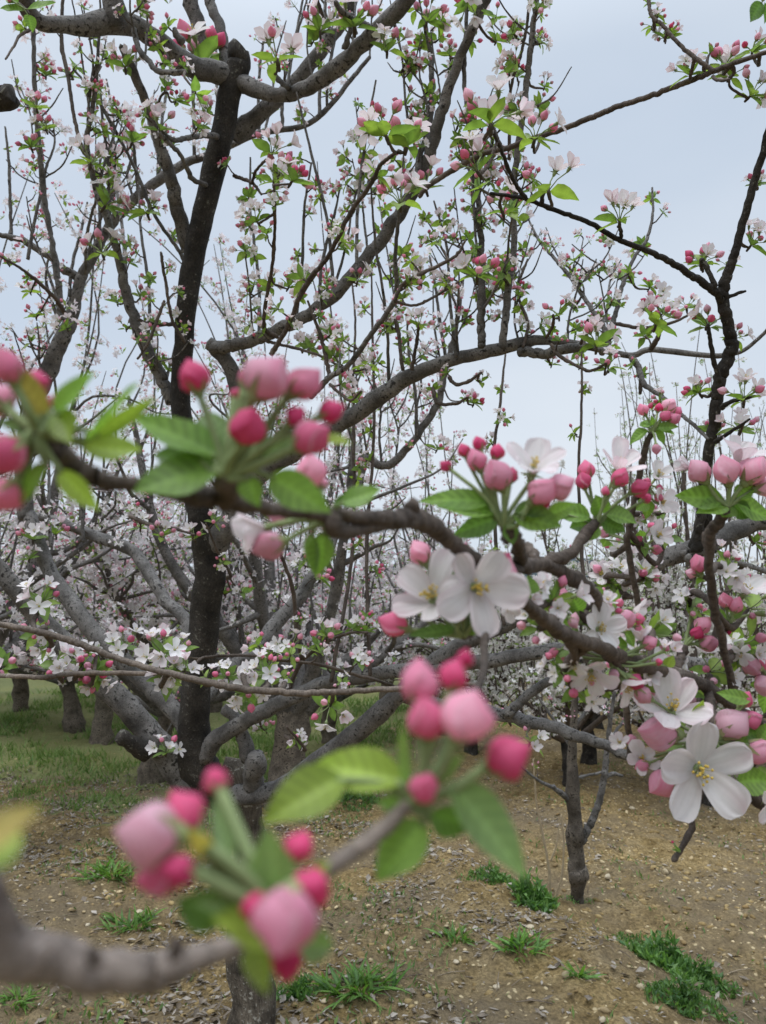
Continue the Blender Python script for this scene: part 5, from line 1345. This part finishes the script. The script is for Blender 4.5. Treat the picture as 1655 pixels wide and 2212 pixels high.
def stone_mesh(rng, s):
    ph = np.linspace(0, 2 * math.pi, 9)[:-1]
    V = [[0, 0, .9]]
    rows = [(.55, .72), (1, .15), (.75, -.5)]
    off = rng.uniform(.7, 1.2, (3, 8))
    for k, (r_, z) in enumerate(rows):
        for j, a in enumerate(ph):
            V.append([math.cos(a) * r_ * off[k, j], math.sin(a) * r_ * off[k, j], z * rng.uniform(.8, 1.1)])
    V = np.array(V) * np.array([1, rng.uniform(.55, .9), rng.uniform(.4, .65)]) * s
    T_ = [[0, 1 + j, 1 + (j + 1) % 8] for j in range(8)]
    Q = [[1 + k * 8 + j, 9 + k * 8 + j, 9 + k * 8 + (j + 1) % 8, 1 + k * 8 + (j + 1) % 8] for k in range(2) for j in range(8)]
    return V, np.array(Q), np.array(T_)
def rot_z(a):
    c, s = math.cos(a), math.sin(a)
    return np.array([[c, -s, 0], [s, c, 0], [0, 0, 1.0]])
def rot_any(rng, tilt):
    ax = unit([rng.normal(), rng.normal(), .001]); a = rng.normal(0, tilt)
    K = np.array([[0, -ax[2], ax[1]], [ax[2], 0, -ax[0]], [-ax[1], ax[0], 0]])
    return (np.eye(3) + math.sin(a) * K + (1 - math.cos(a)) * K @ K) @ rot_z(rng.uniform(0, 6.28))
# gravel and crumbs of soil
gg = Geo()
protos_s = [stone_mesh(grng, 1) for _ in range(8)]
x, y = visible_points(26000, grng, (-5, 6), (2.4, 9.5))
pd = .5 + .5 * np.sin(x * 3.1 + 2 * np.sin(y * 2.3)) * np.sin(y * 2.7 + 1.3 * np.sin(x * 1.9))
for xi, yi, p_ in zip(x, y, pd):
    if grng.random() > (.35 + .65 * p_) * (1 - .75 * float(green_at(xi, yi))): continue
    s = min(.004 * (1 + grng.pareto(2.2)), .022)
    V, Q, T_ = protos_s[int(grng.integers(8))]
    c = mixv(np.array([.28, .19, .085]), np.array([.66, .53, .32]), grng.random() ** 1.6) * grng.uniform(.8, 1.1)
    gg.add(V @ (rot_any(grng, .3) * s).T + [xi, yi, float(gz(xi, yi)) + s * .15], Q, T_, STONE, c)
# clods of soil
x, y = visible_points(5200, grng, (-4, 5), (2.4, 8))
for xi, yi in zip(x, y):
    if grng.random() < float(green_at(xi, yi)) or grng.random() < .5 + .5 * math.sin(xi * 2.3 + math.sin(yi * 3)): continue
    s = grng.uniform(.008, .03)
    V, Q, T_ = protos_s[int(grng.integers(8))]
    c = mixv(np.array([.20, .135, .055]), np.array([.46, .34, .16]), grng.random())
    gg.add(V @ (rot_any(grng, .3) * s).T + [xi, yi, float(gz(xi, yi)) - s * .05], Q, T_, STONE, c)
tag(gg.build('gravel'), 'small gravel and crumbs scattered over the brown soil', 'gravel', kind='stuff')
# dead leaves and bits of twig
lg = Geo()
x, y = visible_points(110000, grng, (-4, 4), (2.4, 8.5))
base_l = [leaf(grng, np.array([1.0, 1.0, 1.0]), 2, w, cu) for w, cu in ((.5, .3), (.4, -.35), (.62, .2), (.35, .5), (.3, -.3), (.7, .4))]
patch = wob(x * 3, y * 3, 1) * 9
for xi, yi, p_ in zip(x, y, patch):
    sr = float(side_of_ridge(xi, yi))
    pr = np.clip(.16 + 1.0 * p_, .05, .9) * (1.0 if sr < 0 else .22) * (1 - .35 * float(green_at(xi, yi)))
    pr = pr + .5 * math.exp(-((xi + .5) ** 2 + (yi - 3.1) ** 2) / .35)
    if grng.random() > pr: continue
    s = grng.uniform(.012, .028) if grng.random() < .7 else grng.uniform(.03, .055)
    c = mixv(np.array([.17, .13, .09]), np.array([.48, .43, .37]), grng.random() ** 1.2)
    M = rot_any(grng, .28) * s
    V, Q, T_, mq, mt, C, B = base_l[int(grng.integers(6))]
    lg.add(V @ M.T + [xi, yi, float(gz(xi, yi)) + .006], Q, T_, ROT, C * c)
for k in range(420):
    xi, yi = grng.uniform(-2.2, 2.2), grng.uniform(2.5, 7.5)
    if side_of_ridge(xi, yi) > .1 and grng.random() < .7: continue
    a = grng.uniform(0, 6.28); L = grng.uniform(.03, .14)
    z = float(gz(xi, yi)) + .008
    d = np.array([math.cos(a), math.sin(a), grng.normal(0, .12)]) * L
    p0 = np.array([xi, yi, z])
    tube(lg, [p0, p0 + d * .5 + [0, 0, .006], p0 + d], [.0022, .002, .0013], 4, DRY, mixv(np.array([.12, .09, .07]), np.array([.38, .31, .22]), grng.random()))
tag(lg.build('leaf_litter'), 'pale curled dead leaves and broken twigs lying on the soil', 'leaf litter', kind='stuff')
# the big pale stones
GS = 'pale stones lying on the tilled soil'
for px, py, w in ((1313, 1897, 24), (1438, 1887, 28), (1365, 1748, 16), (1225, 2110, 30), (1385, 2135, 26), (1420, 2180, 20), (880, 2055, 16), (700, 2165, 22), (735, 2175, 24), (1145, 2005, 24), (1600, 1978, 20), (1580, 1870, 14), (1566, 1880, 14), (300, 1972, 22), (190, 2000, 16), (1073, 2135, 24), (985, 2080, 20), (965, 2002, 14), (1340, 2060, 12), (1302, 2205, 26), (1170, 2180, 18), (135, 1767, 10), (520, 2050, 12), (1475, 1925, 12), (1500, 2130, 16), (870, 1935, 14), (1180, 1985, 12)):
    p = ground_at(px, py)
    d = float((p - CAM) @ FW)
    V, Q, T_ = stone_mesh(grng, w / 2 * d / FPX)
    g = Geo()
    c = mixv(np.array([.46, .37, .23]), np.array([.64, .55, .40]), grng.random())
    g.add(V @ rot_z(grng.uniform(0, 6.28)).T, Q, T_, STONE, c)
    me = to_mesh('stone', g.arr(), True)
    o = link('stone', me)
    o.location = p + np.array([0, 0, w * .12 * d / FPX])
    md = o.modifiers.new('round', 'SUBSURF'); md.levels = 1; md.render_levels = 1
    tag(o, 'pale ochre stone lying loose on the brown tilled soil', 'stone', GS)
# short grass further back on the left
bg_ = Geo()
x, y = visible_points(90000, grng, (-9, 3), (4.6, 15))
gp = np.clip(green_at(x, y) * (.42 + wob(x * 2.2, y * 2.2, 1) * 11), 0, 1)
keep = grng.random(len(x)) < gp * np.clip(1.25 - (y - 5) / 14, .25, 1)
x, y = x[keep], y[keep]
n = len(x)
h = grng.uniform(.03, .09, n) * (1 + .04 * y); w_ = .0022 + .0007 * y
a = grng.uniform(0, 6.28, n); tx, ty = grng.normal(0, .6, n) * h, grng.normal(0, .6, n) * h
z = gz(x, y)
b0 = np.stack([x + np.cos(a) * w_, y + np.sin(a) * w_, z - .005], 1); b1 = np.stack([x - np.cos(a) * w_, y - np.sin(a) * w_, z - .005], 1)
tp_ = np.stack([x + tx, y + ty, z + h], 1)
V = np.stack([b0, b1, tp_], 1).reshape(-1, 3)
cc = mixv(np.array([.11, .205, .055]), np.array([.28, .37, .13]), grng.random(n))
bg_.add(V, None, np.arange(3 * n).reshape(-1, 3), GRASS, np.repeat(cc, 3, 0))
# sprouts of grass and tiny weeds scattered over the bare soil
x, y = visible_points(60000, grng, (-3.5, 4), (2.4, 9))
gp = np.clip(wob(x * 2.6 + 5, y * 2.6, 1) * 12 + .05 + .25 * sstep(.3, -1.2, x), .03, 1) * np.where(side_of_ridge(x, y) < .1, 1, .3)
keep = grng.random(len(x)) < gp * .9
for xi, yi in zip(x[keep], y[keep]):
    zi = float(gz(xi, yi))
    L = grng.uniform(.014, .05); t = grng.uniform(.3, 1.3); az = grng.uniform(0, 6.28)
    yv = np.array([math.cos(az) * math.sin(t), math.sin(az) * math.sin(t), math.cos(t)]); zz = unit(np.array([0, 0, 1.0]) - yv * yv[2]); xv = np.cross(yv, zz)
    wd = L * grng.uniform(.12, .35)
    b = np.array([xi, yi, zi])
    bg_.add([b, b + yv * L * .5 + xv * wd * .5, b + yv * L, b + yv * L * .5 - xv * wd * .5], [[0, 1, 2, 3]], None, GRASS, mixv(np.array([.08, .15, .045]), np.array([.20, .29, .09]), grng.random()))
tag(bg_.build('grass', smooth=False), 'short patchy grass between the tree rows behind the bare soil', 'grass', kind='stuff')
# weeds: rosettes and feathery clumps
def weed(px, py, wpx, hpx, style, label, n):
    p = ground_at(px, py)
    d = float((p - CAM) @ FW)
    R_, H = wpx / 2 * d / FPX, hpx * d / FPX
    g = Geo()
    fo = grng.uniform(0, 6.28, 3)
    for k in range(int(n * (1.5 if style == 'blade' else 2.6))):
        a = grng.uniform(0, 6.28); r_ = R_ * grng.random() ** .6 * (1 + .35 * math.sin(a * 2 + fo[0]) + .25 * math.sin(a * 3 + fo[1]) + .2 * math.sin(a * 5 + fo[2]))
        o = np.array([math.cos(a) * r_, math.sin(a) * r_ * .8, 0])
        o[2] = float(gz(p[0] + o[0], p[1] + o[1])) - p[2]
        if style == 'blade':
            L = H * grng.uniform(.5, 1.1); t = grng.uniform(.1, .9)
            dv = np.array([math.cos(a + grng.normal(0, .6)) * math.sin(t), math.sin(a) * math.sin(t), math.cos(t)])
            lf = leaf(grng, mixv(np.array([.09, .19, .045]), np.array([.17, .30, .06]), grng.random()), 1, .17, -1.2)
            s_ = L
        else:
            L = .010 + H * grng.uniform(.08, .24); t = grng.uniform(.2, 1.3)
            az = grng.uniform(0, 6.28)
            dv = np.array([math.cos(az) * math.sin(t), math.sin(az) * math.sin(t), math.cos(t)])
            o = o + [0, 0, H * .5 * grng.random() ** 1.6 * max(.05, 1 - r_ / R_) * (1 + .8 * math.sin(a * 3 + px))]
            lf = leaf(grng, mixv(np.array([.065, .145, .045]), np.array([.18, .30, .09]), grng.random()), 2, .4, grng.normal(0, .6))
            s_ = L
        yv = unit(dv); zz = unit(np.array([0, 0, 1.0]) + grng.normal(0, .3, 3)); zz = unit(zz - yv * np.dot(zz, yv)); xv = np.cross(yv, zz)
        g.inst(lf, np.stack([xv, yv, zz], 1) * s_, o)
    o = g.build('weed_clump')
    o.location = p
    return tag(o, label, 'weed', 'green weeds on the bare soil')
weed(1435, 2082, 150, 95, 'feather', 'dark green feathery weed mat along the bank edge, widest of the weeds', 420)
weed(1510, 2125, 120, 70, 'feather', 'low grey green weed mat just beside the widest feathery one', 260)
weed(1480, 2170, 160, 70, 'feather', 'loose pale weed mat at the bottom edge below the widest feathery one', 260)
weed(1370, 2040, 90, 25, 'feather', 'thin weed strip trailing along the bank crest towards the young tree', 130)
weed(1155, 1955, 100, 90, 'feather', 'bright green weed clump with tall stalks near the young tree foot', 240)
weed(1075, 1905, 110, 40, 'feather', 'bluish weed clump on the bank crest under the blurred leaf', 320)
weed(760, 1725, 130, 50, 'feather', 'dark weed clump behind the trunk below the low limbs', 260)
weed(245, 1895, 100, 40, 'blade', 'broad bladed weed rosette on the soil left of the pink buds', 60)
weed(285, 2008, 80, 45, 'blade', 'broad bladed weed rosette just above the blurred grey branch', 40)
weed(770, 2140, 110, 60, 'blade', 'broad bladed weed rosette right of the trunk foot', 60)
weed(640, 2150, 110, 50, 'feather', 'dark feathery weed hugging the trunk foot', 220)
weed(1130, 2048, 70, 45, 'blade', 'small dark bladed weed on the open bank', 40)
weed(985, 2028, 50, 40, 'blade', 'tiny upright bladed weed left of the open bank', 24)
weed(1250, 2110, 40, 40, 'blade', 'tiny bright weed beside a pale round stone', 24)
weed(40, 2160, 80, 35, 'blade', 'bladed weed rosette in the bottom left corner under the branch', 40)
weed(1246, 1948, 60, 18, 'feather', 'small weed tuft at the foot of the young tree', 60)
# dry stalks
def stalks(spec, label):
    p = ground_at(*spec[0][0][:2])
    d = float((p - CAM) @ FW)
    root = thing('dry_stalk', label, 'dry stalk', p, 'dry pale stalks by the young tree')
    for s in spec:
        trace(root, 'stem', [(x_, y_, w_) for x_, y_, w_ in s], d - .05, m=DRY, c=(.46, .36, .24))
stalks([[(1189, 1940, 6), (1186, 1880, 6), (1172, 1800, 5), (1160, 1740, 4), (1155, 1690, 4), (1152, 1640, 3)]], 'tall single dry stalk bowing left before the young tree')
stalks([[(1198, 1942, 5), (1214, 1890, 5), (1218, 1820, 4), (1212, 1760, 3)], [(1190, 1860, 4), (1203, 1820, 3), (1208, 1780, 2)]], 'forked dry stalk standing close left of the young trunk')
